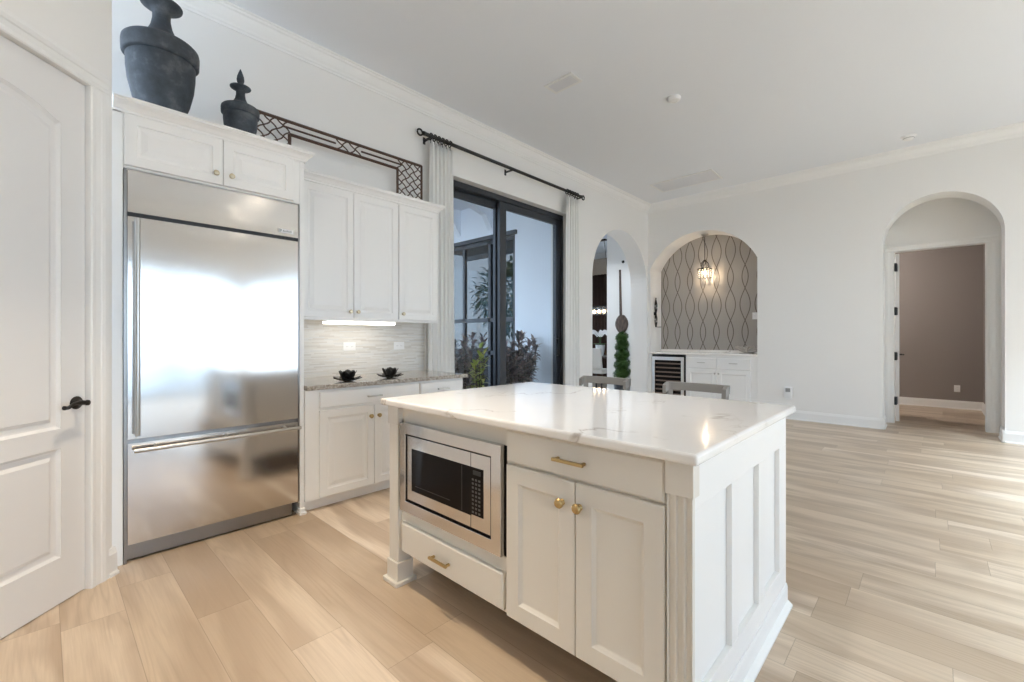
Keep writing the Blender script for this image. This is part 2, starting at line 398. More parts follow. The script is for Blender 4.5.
# wall with the big sliders (right), wall behind
WX = [(-1.2, 2.9), (3.1, 7.2)]
poly = [(XB, 0)]
for a, c in WX: poly += [(a, 0), (a, 2.6), (c, 2.6), (c, 0)]
poly += [(XF + .4, 0), (XF + .4, ZC), (XB, ZC)]
b = MB(); b.prism(poly, lambda p, q, a: (p, a, q), YR, YR - .2); struct('wall_right', b, M['wall'])
for i, (a, c) in enumerate(WX):
    b = MB()
    for k in range(4):
        xx = a + (c - a - .07) * k / 3; b.box(xx, xx + .07, YR - .14, YR - .06, 0, 2.6)
    b.box(a, c, YR - .14, YR - .06, 2.53, 2.6); b.box(a, c, YR - .14, YR - .06, 0, .06)
    w = struct('window_%d' % (i + 2), b, M['alu'])
    g = MB(); g.box(a + .02, c - .02, YR - .105, YR - .095, .03, 2.57); g.build('pane', M['glass'], w)
b = MB(); b.box(XB - .2, XB, YR, 1.75, 0, ZC); struct('wall_back', b, M['wall'])
b = MB(); b.box(XB, -1.29, 1.55, 1.75, 0, ZC); struct('wall_rear', b, M['wall'])
# diagonal pantry wall, built in its own frame: s along the wall (0 at door's latch jamb, + towards the fridge), w out of it
J = Vector((.148, 2.970, 0)); DZ = 2.44; DW = .82
dd = Vector((1, 1, 0)).normalized(); nn = Vector((1, -1, 0)).normalized()
def DG(s, z, w): return J + dd * s + nn * w + Vector((0, 0, z))
b = MB(); poly = [(-1.92, 0), (-DW - .004, 0), (-DW - .004, DZ + .006), (.004, DZ + .006), (.004, 0), (.136, 0), (.136, ZC), (-1.92, ZC)]
b.prism(poly, lambda p, q, a: DG(p, q, a), 0.0, -.14); struct('wall_pantry', b, M['wall'])
# pantry door: stiles, arched rails and raised panels
def offs(u0, u1, z0, z1, rise, i, n=18):
    pts = [(u0 + i, z0 + i), (u1 - i, z0 + i)]
    for k in range(n + 1):
        t = k / n; s = 1 - 2 * t
        sh = max(0.0, 1 - (abs(s) / .94) ** 2.0) ** .85
        pts.append((u1 - i + (u0 - u1 + 2 * i) * t, z1 - i + rise * sh))
    return pts
u0, u1 = -DW + .118, -.118
wf = -.012
b = MB(); fnd = lambda p, q, a: DG(p, q, a)
b.prism([(-.118, 0.006), (0, .006), (0, DZ), (-.118, DZ)], fnd, wf - .04, wf)
b.prism([(-DW, .006), (-DW + .118, .006), (-DW + .118, DZ), (-DW, DZ)], fnd, wf - .04, wf)
b.prism([(u0, .006), (u1, .006), (u1, .215), (u0, .215)], fnd, wf - .04, wf)
b.prism([(u0, .715), (u1, .715), (u1, .805), (u0, .805)], fnd, wf - .04, wf)
top = [p for p in offs(u0, u1, .805, 2.205, .066, 0)][2:]
b.prism(top + [(u0, DZ), (u1, DZ)], fnd, wf - .04, wf)
prof = [(0, -.002), (.012, -.011), (.020, -.012), (.034, -.012), (.050, -.004), (.054, -.004)]
for (z0, z1, rise) in ((.215, .715, 0), (.805, 2.205, .066)):
    b.rings([[DG(p, q, wf + h) for p, q in offs(u0, u1, z0, z1, rise, i)] for i, h in prof], cap0=False)
pd = struct('door_1', b, M['door'])
h = MB()
c0 = (-.046, .912)
L = []
for r, w in [(.030, .0), (.031, .004), (.027, .009), (.016, .012), (.012, .016), (.011, .045), (.013, .05), (.013, .058), (.006, .062)]:
    L.append([DG(c0[0] + r * math.cos(2 * PI * k / 20), c0[1] + r * math.sin(2 * PI * k / 20), wf + w) for k in range(20)])
h.rings(L)
h.tube([DG(c0[0] + s, c0[1] + z, wf + w) for s, z, w in ((0, 0, .05), (-.03, .006, .054), (-.065, .004, .054), (-.095, -.010, .055), (-.115, -.008, .056))], [.011, .0095, .008, .008, .010], 10)
h.build('door_handle', M['bronze'], pd, smooth=True, angle=60)
# casing around the pantry door
b = MB(); CASE = [(0, 0), (0, .012), (.006, .017), (.020, .017), (.026, .013), (.050, .015), (.056, .019), (.070, .022), (.076, .022), (.080, .018), (.094, .018), (.096, 0)]
b.rings([[DG(.004 + q, z, w) for q, w in CASE] for z in (0, DZ + .006)])
b.rings([[DG(-DW - .004 - q, z, w) for q, w in CASE] for z in (0, DZ + .006)])
b.rings([[DG(s, DZ + .006 + q, w) for q, w in CASE] for s in (-DW - .1, .1)])
struct('trim_1', b, M['trim'])
b = MB(); b.rings([[DG(s, z, w) for w, z in BASEB] for s in (.100, .150)]); struct('baseboard_pantry', b, M['trim'])
# crown mouldings
def crown(name, a, c, out):
    bb = MB(); sweep(bb, CROWN, a, c, out); struct(name, bb, M['trim'])
crown('trim_2', (.24, YL, ZC), (XF, YL, ZC), (0, -1, 0))
crown('trim_3', (XF, YR, ZC), (XF, YL, ZC), (-1, 0, 0))
crown('trim_4', (XB, YR, ZC), (XF, YR, ZC), (0, 1, 0))
# baseboards
def baseb(name, segs):
    bb = MB()
    for a, c, o in segs: sweep(bb, BASEB, a, c, o)
    struct(name, bb, M['trim'])
baseb('baseboard_far', [((XF, 1.97, 0), (XF, .436, 0), (-1, 0, 0)), ((XF - .026, .460, 0), (XF + .366, .460, 0), (0, -1, 0)), ((XF - .026, -.632, 0), (XF + .366, -.632, 0), (0, 1, 0)), ((XF, -.608, 0), (XF, YR, 0), (-1, 0, 0))])
baseb('baseboard_left', [((5.25, YL, 0), (5.861, YL, 0), (0, -1, 0)), ((5.835, YL - .026, 0), (5.835, YL + .33, 0), (1, 0, 0)), ((7.655, YL - .026, 0), (7.655, YL + .33, 0), (-1, 0, 0))])
# vestibule behind the right arch, door casing, brown room
VX = 8.38
b = MB(); b.box(XF + .34, VX, .50, .62, 0, 3.3); b.box(XF + .34, VX, -.80, -.68, 0, 3.3); b.box(XF + .34, VX + .12, -.8, .62, 3.2, 3.3)
poly = [(1.8, 0), (.378, 0), (.378, 2.455), (-.528, 2.455), (-.528, 0), (-.80, 0), (-.80, 3.3), (1.8, 3.3)]
b.prism(poly, fnx, VX, VX + .12); struct('wall_hall', b, M['wall'])
b = MB()
for s, y0 in ((1, .373), (-1, -.523)):
    b.rings([[(VX - w, y0 + s * q * 1.15, z) for q, w in CASE] for z in (0, 2.45)])
b.rings([[(VX - w, y, 2.45 + q) for q, w in CASE] for y in (.484, -.634)])
b.box(VX, VX + .12, .373, .379, 0, 2.45); b.box(VX, VX + .12, -.529, -.523, 0, 2.45); b.box(VX, VX + .12, -.529, .379, 2.45, 2.456)
struct('trim_5', b, M['trim'])
b = MB(); b.box(10.80, 10.92, -.7, 2.2, 0, 2.9); b.box(VX + .12, 10.92, -.70, -.645, 0, 2.9); b.box(VX + .12, 10.92, 2.1, 2.2, 0, 2.9); struct('wall_bedroom', b, M['taupe'])
b = MB(); b.box(VX + .12, 10.92, -.7, 2.2, 2.85, 2.95); struct('ceiling_bedroom', b, M['ceil'])
baseb('baseboard_bedroom', [((10.8, 2.1, 0), (10.8, -.645, 0), (-1, 0, 0)), ((8.55, -.645, 0), (10.8, -.645, 0), (0, 1, 0))])
# open bedroom door seen along its edge
th = math.radians(3.0)
def HD(s, z, w): return (VX + .105 + s * math.cos(th) - w * math.sin(th), .366 + s * math.sin(th) + w * math.cos(th), z)
b = MB(); b.rings([[HD(s, z, w) for s, w in ((0, -.042), (.86, -.042), (.86, 0), (0, 0))] for z in (.012, 2.435)])
hd = struct('door_2', b, M['door'])
for z in (.32, .957, 1.60, 2.227):
    h = MB(); h.rings([[(VX + a, .372 + c, z + e) for a, c in ((-.014, -.030), (.10, -.030), (.10, .0), (-.014, .0))] for e in (-.05, .05)])
    h.tube([(VX - .016, .360, z - .058), (VX - .016, .360, z + .058)], .014, 8); h.build('hinge', M['black'], hd)
h = MB(); h.tube([HD(.80, .957, -.042), HD(.80, .957, -.10)], .011, 8); h.tube([HD(.80, .957, -.095), HD(.69, .957, -.10)], .010, 8); h.build('door_handle', M['black'], hd)
tagd = None
# passage and dining room behind the left arch
b = MB(); b.box(8.40, 8.55, YL + .33, 5.10, 0, ZC); b.box(8.55, 11.2, 4.6, 4.72, 0, ZC); b.box(11.05, 11.2, 4.72, 7.9, 0, ZC); b.prism([(5.42, 0), (5.75, 0), (5.75, 2.9), (10.2, 2.9), (10.2, 0), (11.2, 0), (11.2, ZC), (5.42, ZC)], lambda p, q, a: (p, a, q), 7.88, 8.03); struct('wall_dining', b, M['wall'])
poly = [(YL + .33, 0), (5.05, 0), (5.05, 2.95), (7.7, 2.95), (7.7, 0), (8.03, 0), (8.03, ZC), (YL + .33, ZC)]
b = MB(); b.prism(poly, fnx, 5.42, 5.60); struct('wall_wing', b, M['stucco'])
baseb('baseboard_dining', [((8.40, 4.13, 0), (8.40, 5.10, 0), (-1, 0, 0))])

b = MB()  # unseen window added to bring daylight into dining room and passage
for x in (5.75, 7.2, 8.65, 10.13): b.box(x, x + .07, 7.92, 7.99, 0, 2.9)
b.box(5.75, 10.2, 7.92, 7.99, 2.83, 2.9); b.box(5.75, 10.2, 7.92, 7.99, 0, .06)
w = struct('window_4', b, M['alu']); g = MB(); g.box(5.77, 10.18, 7.95, 7.96, .03, 2.87); g.build('pane', M['glass'], w)
# ------------------------------------------------------------------ sliding glass door in the left wall
b = MB(); fy = 3.90
b.box(SX0, SX1, fy, fy + .16, 2.935, SZ); b.box(SX0, SX0 + .05, fy, fy + .16, 0, 2.935); b.box(SX1 - .045, SX1, fy, fy + .16, 0, 2.935); b.box(SX0, SX1, fy, fy + .16, 0, .03)
sd = struct('door_3', b, M['alu'], bevel=.003)
def leafpanel(x0, x1, y0, zt):
    p = MB(); p.box(x0, x0 + .115, y0, y0 + .045, .03, zt); p.box(x1 - .10, x1, y0, y0 + .045, .03, zt); p.box(x0 + .115, x1 - .075, y0, y0 + .045, zt - .085, zt); p.box(x0 + .115, x1 - .075, y0, y0 + .045, .03, .13)
    o = p.build('door_panel', M['alu'], sd, bevel=.003)
    g = MB(); g.box(x0 + .11, x1 - .07, y0 + .018, y0 + .026, .12, zt - .08); g.build('pane', M['glass'], o)
    return o
leafpanel(SX0 + .05, 4.02, fy + .09, 2.935)
rp = leafpanel(3.93, SX1 - .045, fy + .02, 2.935)
h = MB(); xh = 5.015; h.tube([(xh + .10, fy + .02, .965), (xh, fy - .03, .97), (xh, fy - .03, 1.205), (xh + .10, fy + .02, 1.21)], .010, 8); h.box(xh + .088, xh + .14, fy + .012, fy + .02, .94, 1.235)
h.build('handle', M['black'], rp)

# ------------------------------------------------------------------ kitchen wall: refrigerator
RX0, RX1, RY = .297, 1.209, 3.153
r = empty('refrigerator', ((RX0 + RX1) / 2, 3.45, 0), 'large built-in stainless steel refrigerator with a bottom freezer drawer', 'refrigerator')
b = MB(); b.box(RX0, RX1, RY + .03, 3.78, .09, 2.135); b.box(RX0, RX0 + .013, RY - .003, RY + .03, .0, 2.135); b.box(RX1 - .008, RX1, RY - .003, RY + .03, .09, 2.135); b.build('body', M['steel_dk'], r)
def sheet(x0, x1, z0, z1, bow=.004):
    p = MB(); n = 14; rows = []
    pr = [(0, .0), (0, .028), (.004, .032)]
    for i in range(n + 1):
        z = z0 + (z1 - z0) * i / n; rows.append([(x0 + (x1 - x0) * k / n, RY + .03 - .032 - bow * math.sin(PI * k / n) * math.sin(PI * i / n) ** .5 if 0 < i < n else RY - .002, z) for k in range(n + 1)])
    V = [[p.b.verts.new(q) for q in rw] for rw in rows]
    for i in range(n):
        for k in range(n): p.b.faces.new((V[i][k], V[i][k + 1], V[i + 1][k + 1], V[i + 1][k]))
    edge = [V[0][k] for k in range(n + 1)] + [V[i][n] for i in range(1, n + 1)] + [V[n][k] for k in range(n - 1, -1, -1)] + [V[i][0] for i in range(n - 1, 0, -1)]
    bk = [p.b.verts.new((v.co.x, RY + .03, v.co.z)) for v in edge]; m_ = len(edge)
    for i in range(m_): p.b.faces.new((edge[i], edge[(i + 1) % m_], bk[(i + 1) % m_], bk[i]))
    p.b.faces.new(bk); return p
gr = sheet(RX0 + .017, RX1 - .010, 1.902, 2.130, 0).build('top_grille_panel', M['steel'], r, smooth=True, angle=50)
b = MB(); b.box(RX0 + .015, RX1 - .010, RY, RY + .03, 1.880, 1.900); b.build('shadow_gap', M['black'], r)
dr = sheet(RX0 + .017, RX1 - .010, .668, 1.878, .006).build('door', M['steel'], r, smooth=True, angle=50)
b = MB(); b.tube([(.349, RY - .055, .69), (.349, RY - .055, 1.862)], .0125, 14)
for z in (.78, 1.28, 1.78): b.tube([(.349, RY, z), (.349, RY - .055, z)], .008, 8)
b.build('handle', M['nickel'], dr, smooth=True, angle=50)
fz = sheet(RX0 + .017, RX1 - .010, .098, .645, .004).build('freezer_drawer', M['steel'], r, smooth=True, angle=50)
b = MB(); b.tube([(.335, RY - .055, .612), (1.200, RY - .055, .612)], .0115, 14)
for x in (.43, .77, 1.11): b.tube([(x, RY, .625), (x, RY - .055, .612)], .008, 8)
b.build('handle', M['nickel'], fz, smooth=True, angle=50)
b = MB(); b.box(RX0 + .012, RX1 - .04, RY + .022, RY + .06, .012, .092); b.build('toe_grille', M['steel_dk'], r)
b = MB(); b.box(1.075, 1.168, RY - .0065, RY - .002, 1.922, 1.950); bd = b.build('badge', M['plate'], r)
b = MB(); b.box(1.080, 1.086, RY - .0085, RY - .0064, 1.926, 1.947); b.box(1.088, 1.094, RY - .0085, RY - .0064, 1.934, 1.944)
for k in range(7): b.box(1.102 + k * .008, 1.107 + k * .008, RY - .0085, RY - .0064, 1.930, 1.938 + .003 * (k % 3 == 0))
b.build('lettering', M['socket'], bd)
b = MB(); b.box(1.115, 1.198, RY - .010, RY - .001, 1.881, 1.899); b.build('hinge_cover', M['black'], r)

def mitred(b, x0, x1, yf, yb, z):
    b.rings([[(x0, yf - q, z + h) for q, h in CABCROWN], [(x1 + q, yf - q, z + h) for q, h in CABCROWN], [(x1 + q, yb, z + h) for q, h in CABCROWN]])
# cabinet over the refrigerator, with the tall panels on both sides
b0 = FY(3.155)
r = empty('fridge_surround_cabinet', (.75, 3.45, 0), 'tall white cabinet surround with two doors above the refrigerator', 'cabinet')
b = MB(); b.box(.252, 1.240, 3.156, 3.79, 2.14, 2.43); b.box(1.212, 1.240, 3.150, 3.79, 0, 2.44); b.box(.240, .294, 3.150, 3.79, 0, 2.44)
b.box(.252, 1.240, 3.158, 3.18, 2.136, 2.150); b.box(.252, 1.240, 3.15, 3.79, 2.425, 2.445); b.box(1.165, 1.215, 3.155, 3.79, 2.14, 2.44)
b.build('carcass', M['cab'], r, bevel=.002)
b = MB(); b.box(1.205, 1.252, 3.132, 3.20, 0, .022); b.box(1.208, 1.246, 3.140, 3.20, .022, .045); b.build('foot', M['cab'], r, bevel=.003)
for x0, x1, kx in ((.299, .753, .716), (.757, 1.168, .798)):
    p = MB(); panel(p, b0, x0, x1, 2.150, 2.428, RAISED); d = p.build('door', M['cab'], r); knob(b0, kx, 2.212, .02, M['knob'], d)
b = MB(); mitred(b, .252, 1.240, 3.155, 3.43, 2.432); b.box(.252, 1.24, 3.155, 3.79, 2.44, 2.503)
b.build('crown_molding', M['cab'], r)
# wall cabinets
def crown_on(r, x0, x1, right):
    b = MB()
    if right: mitred(b, x0, x1, 3.49, 3.79, 2.43)
    else: sweep(b, CABCROWN, (x0, 3.49, 2.43), (x1, 3.49, 2.43), (0, -1, 0))
    b.box(x0, x1, 3.49, 3.79, 2.43, 2.501); b.build('crown_molding', M['cab'], r)
def wallcab(x0, x1, doors, label, right):
    r = empty('wall_cabinet', ((x0 + x1) / 2, 3.63, 1.372), label, 'cabinet')
    b = MB(); b.box(x0, x1, 3.49, 3.79, 1.372, 2.435); b.box(x0, x1, 3.487, 3.51, 1.36, 1.39); b.build('carcass', M['cab'], r, bevel=.002)
    for a, c, kx in doors:
        p = MB(); panel(p, FY(3.49), a, c, 1.382, 2.418, RAISED); d = p.build('door', M['cab'], r); knob(FY(3.49), kx, 1.435, .02, M['knob'], d)
    crown_on(r, x0, x1, right)
wallcab(1.242, 2.190, [(1.345, 1.765, 1.735), (1.769, 2.186, 1.800)], 'white wall cabinet with two tall doors beside the refrigerator', False)
wallcab(2.192, 2.635, [(2.200, 2.625, 2.235)], 'white wall cabinet with one tall door at the curtain end', True)
r = empty('under_cabinet_light', (1.86, 3.52, 1.33), 'lit strip light under the white wall cabinets', 'light')
b = MB(); b.box(1.55, 2.18, 3.495, 3.60, 1.352, 1.372); b.build('housing', M['plate'], r, bevel=.003)
b = MB(); b.box(1.56, 2.17, 3.49, 3.59, 1.333, 1.352); b.build('lens', M['strip'], r, bevel=.003)
# base cabinets
YB = 3.135
def basecab(x0, x1, dws, doors, label):
    r = empty('base_cabinet', ((x0 + x1) / 2, 3.45, 0), label, 'cabinet')
    b = MB(); b.box(x0, x1, YB, 3.79, .085, .855); b.box(x0, x1, YB + .065, 3.79, 0, .09); b.build('carcass', M['cab'], r)
    for a, c in dws:
        p = MB(); panel(p, FY(YB), a, c, .722, .838, SLAB); d = p.build('drawer', M['cab'], r); pull(FY(YB), (a + c) / 2, .775, .02, M['bronze'] if False else M['nickel'], d, .12)
    for a, c, kx in doors:
        p = MB(); panel(p, FY(YB), a, c, .095, .705, RAISED); d = p.build('door', M['cab'], r); knob(FY(YB), kx, .622, .02, M['brass'], d)
basecab(1.242, 2.17, [(1.335, 2.165)], [(1.335, 1.752, 1.722), (1.756, 2.165, 1.790)], 'white base cabinet with one wide drawer over two doors')
basecab(2.172, 2.655, [(2.180, 2.645)], [(2.180, 2.645, 2.215)], 'white base cabinet with a narrow drawer at the sliding door end')
b = MB(); b.box(1.242, 2.695, 3.105, 3.79, .855, .887); o = b.build('granite_countertop', M['granite'], bevel=.004); tag(o, 'speckled grey granite countertop on the white base cabinets', 'countertop')
b = MB(); b.box(1.242, 2.700, 3.786, 3.80, .887, 1.372); o = struct('trim_6', b, M['mosaic']); o['label'] = 'linear stone mosaic backsplash'
b = MB(); b.box(2.700, 2.765, 3.775, 3.80, 0, 2.30); struct('trim_7', b, M['trim'])
def outlet(fn, u, z, label, n, wide=.115, hi=.075, sock=True, cat='outlet', horizontal=True):
    r = empty('wall_outlet', fn(u, z, 0), label, cat)
    p = MB(); panel(p, fn, u - wide / 2, u + wide / 2, z - hi / 2, z + hi / 2, [(0, 0), (0, .004), (.004, .006), (.008, .006)]); p.build('cover_plate', M['plate'], r)
    p = MB()
    for k in range(n):
        if horizontal: c, e = u + (k - (n - 1) / 2) * .046, z
        else: c, e = u, z + (k - (n - 1) / 2) * .042
        panel(p, fn, c - .016, c + .016, e - .016, e + .016, [(0, .005), (0, .0075), (.002, .0075)])
        p.b.faces.ensure_lookup_table()
    o = p.build('receptacle', M['plate'], r)
    for k in range(n):
        if horizontal: c, e = u + (k - (n - 1) / 2) * .046, z
        else: c, e = u, z + (k - (n - 1) / 2) * .042
        for s in (-.006, .006):
            p = MB(); panel(p, fn, c + s - .0012, c + s + .0012, e - .005, e + .005, [(0, .007), (0, .0082)]); p.build('slot', M['socket'], o)
    return r
outlet(FY(3.786), 1.885, 1.142, 'white outlet plate on the mosaic backsplash above the left lotus', 2)
outlet(FY(3.786), 2.395, 1.142, 'white outlet plate on the mosaic backsplash near the curtain', 2)
# lotus ornaments
def lotus(loc, label, n3=3, sc=1.0):
    r = empty('lotus_ornament', loc, label, 'ornament', 'lotus ornaments on the granite')
    x, y, z = loc; b = MB(); b.lathe([(.0, 0), (.028, 0), (.034, .006), (.022, .010), (0, .012)], loc, 16, sc=sc); b.build('base', M['dk_lotus'], r, smooth=True)
    b = MB(); b.lathe([(0, .02), (.022, .022), (.036, .038), (.038, .055), (.028, .074), (.012, .086), (0, .09)], loc, 18, sc=sc); b.build('bud', M['dk_lotus'], r, smooth=True)
    for (n, r0, ln, el, wd, of) in ((8, .016, .094, 2, .062, 0), (7, .018, .074, 50, .070, .35), (5, .024, .058, 80, .070, .1)):
        for k in range(n):
            a = 2 * PI * k / n + of; e = math.radians(el)
            b = MB(); dirn = Vector((math.cos(a), math.sin(a), 0)); sdv = Vector((-math.sin(a), math.cos(a), 0))
            rows = []
            for t in (0, .25, .5, .75, .93, 1):
                w_ = wd * math.sin(PI * min(.97, .12 + t * .85)) ** .8 * sc
                p = Vector((x, y, z + .004 * sc)) + dirn * (r0 + ln * t * math.cos(e)) * sc + Vector((0, 0, ln * (t * math.sin(e) + .20 * t * t) * sc))
                rows.append([p - sdv * w_ / 2 + Vector((0, 0, .006 * sc)), p, p + sdv * w_ / 2 + Vector((0, 0, .006 * sc))])
            V = [[b.b.verts.new(q) for q in rw] for rw in rows]
            for i in range(5):
                for q in range(2): b.b.faces.new((V[i][q], V[i][q + 1], V[i + 1][q + 1], V[i + 1][q]))
            o = b.build('petal', M['dk_lotus'], r, smooth=True, angle=180); s = o.modifiers.new('thick', 'SOLIDIFY'); s.thickness = .0025
M['dk_lotus'] = mat('dark_bronze_lotus', (.022, .019, .017), .38, .35)
lotus((1.615, 3.27, .887), 'dark metal lotus ornament on the granite, the one nearer the refrigerator')
lotus((1.990, 3.28, .887), 'dark metal lotus ornament on the granite, the one nearer the sliding door', sc=1.0)

# urns on top of the fridge cabinet
def urn(loc, sc, label, zs=1.0):
    r = empty('lidded_urn', loc, label, 'urn')
    x, y, z = loc
    b = MB(); b.lathe([(q, h * zs) for q, h in [(0, 0), (.036, 0), (.040, .003), (.052, .018), (.068, .048), (.084, .090), (.096, .140), (.101, .185), (.102, .222), (.098, .230), (0, .230)]], loc, 48, sc=sc); b.build('body', M['urn'], r, smooth=True, angle=50)
    b = MB(); b.lathe([(q, h * zs) for q, h in [(0, .224), (.100, .224), (.108, .226), (.113, .232), (.114, .265), (.112, .276), (.106, .282), (.085, .292), (.060, .305), (.042, .322), (.032, .345), (.027, .370), (.027, .392), (.036, .404), (.052, .412), (.062, .418), (.063, .422), (.055, .424), (.024, .428), (.010, .434), (0, .434)]], loc, 48, sc=sc); l = b.build('lid', M['urn'], r, smooth=True, angle=50)
    b = MB(); b.lathe([(q, h * zs) for q, h in [(0, .43), (.012, .43), (.014, .437), (.012, .444), (.020, .458), (.023, .474), (.020, .498), (.011, .525), (.004, .543), (0, .55)]], loc, 32, sc=sc); b.build('finial', M['urn'], l, smooth=True, angle=50)
urn((.498, 3.42, 2.503), 1.68, 'large charcoal lidded urn on top of the fridge cabinet by the pantry corner', 1.06)
urn((.925, 3.42, 2.503), 1.0, 'small charcoal lidded urn on top of the fridge cabinet beside the iron trellis')
# iron trellis
r = empty('iron_trellis', (1.84, 3.70, 2.503), 'rusty iron lattice arch leaning along the top of the wall cabinets', 'trellis')
ty = 3.70
def bar(mb, a, c, w=.016):
    mb.tube([a, c], w / 2 * 1.2, 4)
b = MB(); X0, X1, XI0, XI1 = 1.06, 2.60, 1.345, 2.325; ZT, ZB, ZI = 2.935, 2.503, 2.835
for a, c in (((X0, ty, ZB), (X0, ty, ZT)), ((X1, ty, ZB), (X1, ty, ZT)), ((X0, ty, ZT), (X1, ty, ZT)), ((XI0, ty, ZB), (XI0, ty, ZI)), ((XI1, ty, ZB), (XI1, ty, ZI)), ((XI0, ty, ZI), (XI1, ty, ZI))): bar(b, a, c, .023)
bar(b, (XI0 - .05, ty, 2.885), (1.72, ty, 2.885), .014); bar(b, (1.955, ty, 2.885), (XI1 + .05, ty, 2.885), .014)
b.build('frame', M['iron'], r)
def lattice(x0, x1, z0, z1, nx, nz):
    b = MB()
    def clip(a, c):
        return a, c
    sx = (x1 - x0) / nx; sz = (z1 - z0) / nz
    for sg in (1, -1):
        for k in range(-nz, nx + nz + 1):
            pts = []
            for j in range(0, 24 * nz + 1):
                z = z0 + (z1 - z0) * j / (24 * nz); ph = j / 24.0
                x = x0 + (k + sg * ph) * sx + .10 * sx * math.sin(2 * PI * ph)
                if x0 - 1e-6 <= x <= x1 + 1e-6: pts.append((x, ty, z))
                else:
                    if len(pts) > 2: b.tube(pts[::3] + [pts[-1]], .0055, 5)
                    pts = []
            if len(pts) > 2: b.tube(pts[::3] + [pts[-1]], .0055, 5)
    b.build('lattice', M['iron'], r)
lattice(X0, XI0, ZB, ZT, 3, 5); lattice(XI1, X1, ZB, ZT, 3, 5); lattice(1.72, 1.955, ZI, ZT, 2, 1)

# ------------------------------------------------------------------ curtains and rod
ry, rz_ = 3.70, 3.275
r = empty('curtain_rod', (4.02, ry, rz_), 'dark iron curtain rod above the sliding glass door', 'curtain rod')
b = MB(); b.tube([(2.64, ry, rz_), (5.39, ry, rz_)], .019, 14); b.build('pole', M['rodm'], r, smooth=True, angle=60)
for sx, xe in ((-1, 2.64), (1, 5.39)):
    b = MB(); b.lathe([(0, -.02), (.022, -.02), (.022, .0), (.012, .006), (.020, .014), (.012, .024), (0, .026)], (xe, ry, rz_), 14, 'x')
    b.tube([(xe + sx * (.055 + .030 * math.cos(2 * PI * k / 18)), ry + .006, rz_ + .030 * math.sin(2 * PI * k / 18)) for k in range(18)], .009, 8, closed=True)
    b.build('finial', M['rodm'], r, smooth=True, angle=60)
for x in (2.70, 3.90, 5.36):
    b = MB(); b.box(x - .012, x + .012, ry - .02, YL, rz_ - .032, rz_ - .018); b.box(x - .014, x + .014, YL - .008, YL, rz_ - .06, rz_ + .01); b.build('bracket', M['rodm'], r, bevel=.002)
def curtain(x0, x1, nf, label, flare=.03):
    r = empty('curtain', ((x0 + x1) / 2, ry, .01), label, 'curtain', 'white curtains at the sliding door')
    b = MB(); nz = 14; nx = nf * 10; rnd = random.Random(nf); ph = [rnd.uniform(-.5, .5) for _ in range(nf + 1)]
    V = []
    for i in range(nz + 1):
        t = i / nz; z = .012 + (3.215 - .012) * t; row = []
        for k in range(nx + 1):
            q = k / nx; f = q * nf
            am = .015 * (1 - .35 * t) * (1 + .25 * ph[int(f)])
            fl = flare * (1 - t)
            x = x0 - fl + (x1 - x0 + 2 * fl) * (q + .012 * math.sin(2 * PI * f * 2 + t * 2))
            row.append(b.b.verts.new((x, ry + am * math.sin(2 * PI * f + .5 * math.sin(3 * t + f)), z)))
        V.append(row)
    for i in range(nz):
        for k in range(nx): b.b.faces.new((V[i][k], V[i][k + 1], V[i + 1][k + 1], V[i + 1][k]))
    o = b.build('drape', M['linen'], r, smooth=True, angle=180); s = o.modifiers.new('thick', 'SOLIDIFY'); s.thickness = .003
    for k in range(nf):
        x = x0 + (x1 - x0) * (k + .25) / nf
        b = MB(); b.tube([(x + .004 * math.sin(j), ry + .030 * math.cos(2 * PI * j / 16), rz_ - .006 + .032 * math.sin(2 * PI * j / 16)) for j in range(16)], .0065, 6, closed=True); b.tube([(x, ry, rz_ - .034), (x, ry, 3.205)], .003, 6)
        b.build('ring', M['rodm'], r, smooth=True)
curtain(2.700, 3.000, 6, 'white linen curtain gathered between the wall cabinets and the sliding door')
curtain(5.030, 5.325, 5, 'white linen curtain gathered on the arch side of the sliding door')

# ------------------------------------------------------------------ island
IX, IY0, IY1 = 1.222, .48, 1.985
IFX = FX(IX)
r = empty('kitchen_island', (1.75, 1.23, 0), 'white kitchen island with doors, drawers and panelled end, front coloured as in shade', 'island')
b = MB(); b.box(IX, 2.33, .50, 1.168, .165, .884); b.box(IX, 2.33, 1.178, 1.895, .165, .376); b.box(1.30, 2.33, 1.178, 1.895, .376, .818); b.box(IX, 2.33, 1.168, 1.895, .806, .884); b.box(IX, 1.32, 1.168, 1.178, .376, .806); b.box(IX, 1.32, 1.885, 1.90, .376, .818)
b.box(1.30, 2.33, 1.895, 1.96, .165, .884)
b.build('carcass', M['isl'], r)
b = MB(); b.box(1.42, 2.32, .505, 1.93, 0, .168); b.build('shade_toe_kick', M['dkwood_shade'], r)  # dark brown board stands in for the shade under the island
p = MB(); panel(p, IFX, 1.186, 1.882, .178, .320, SLAB); d = p.build('drawer', M['isl'], r); pull(IFX, 1.560, .243, .02, M['brass'], d, .125)
p = MB(); panel(p, IFX, .545, 1.166, .752, .872, SLAB); d = p.build('drawer', M['isl'], r); pull(IFX, .865, .812, .02, M['brass'], d, .125)
for a, c, kx in ((.853, 1.166, .902), (.545, .849, .831)):
    p = MB(); panel(p, IFX, a, c, .170, .742, SHAKER); d = p.build('door', M['isl'], r); knob(IFX, kx, .667, .02, M['brass'], d, r=.0165)
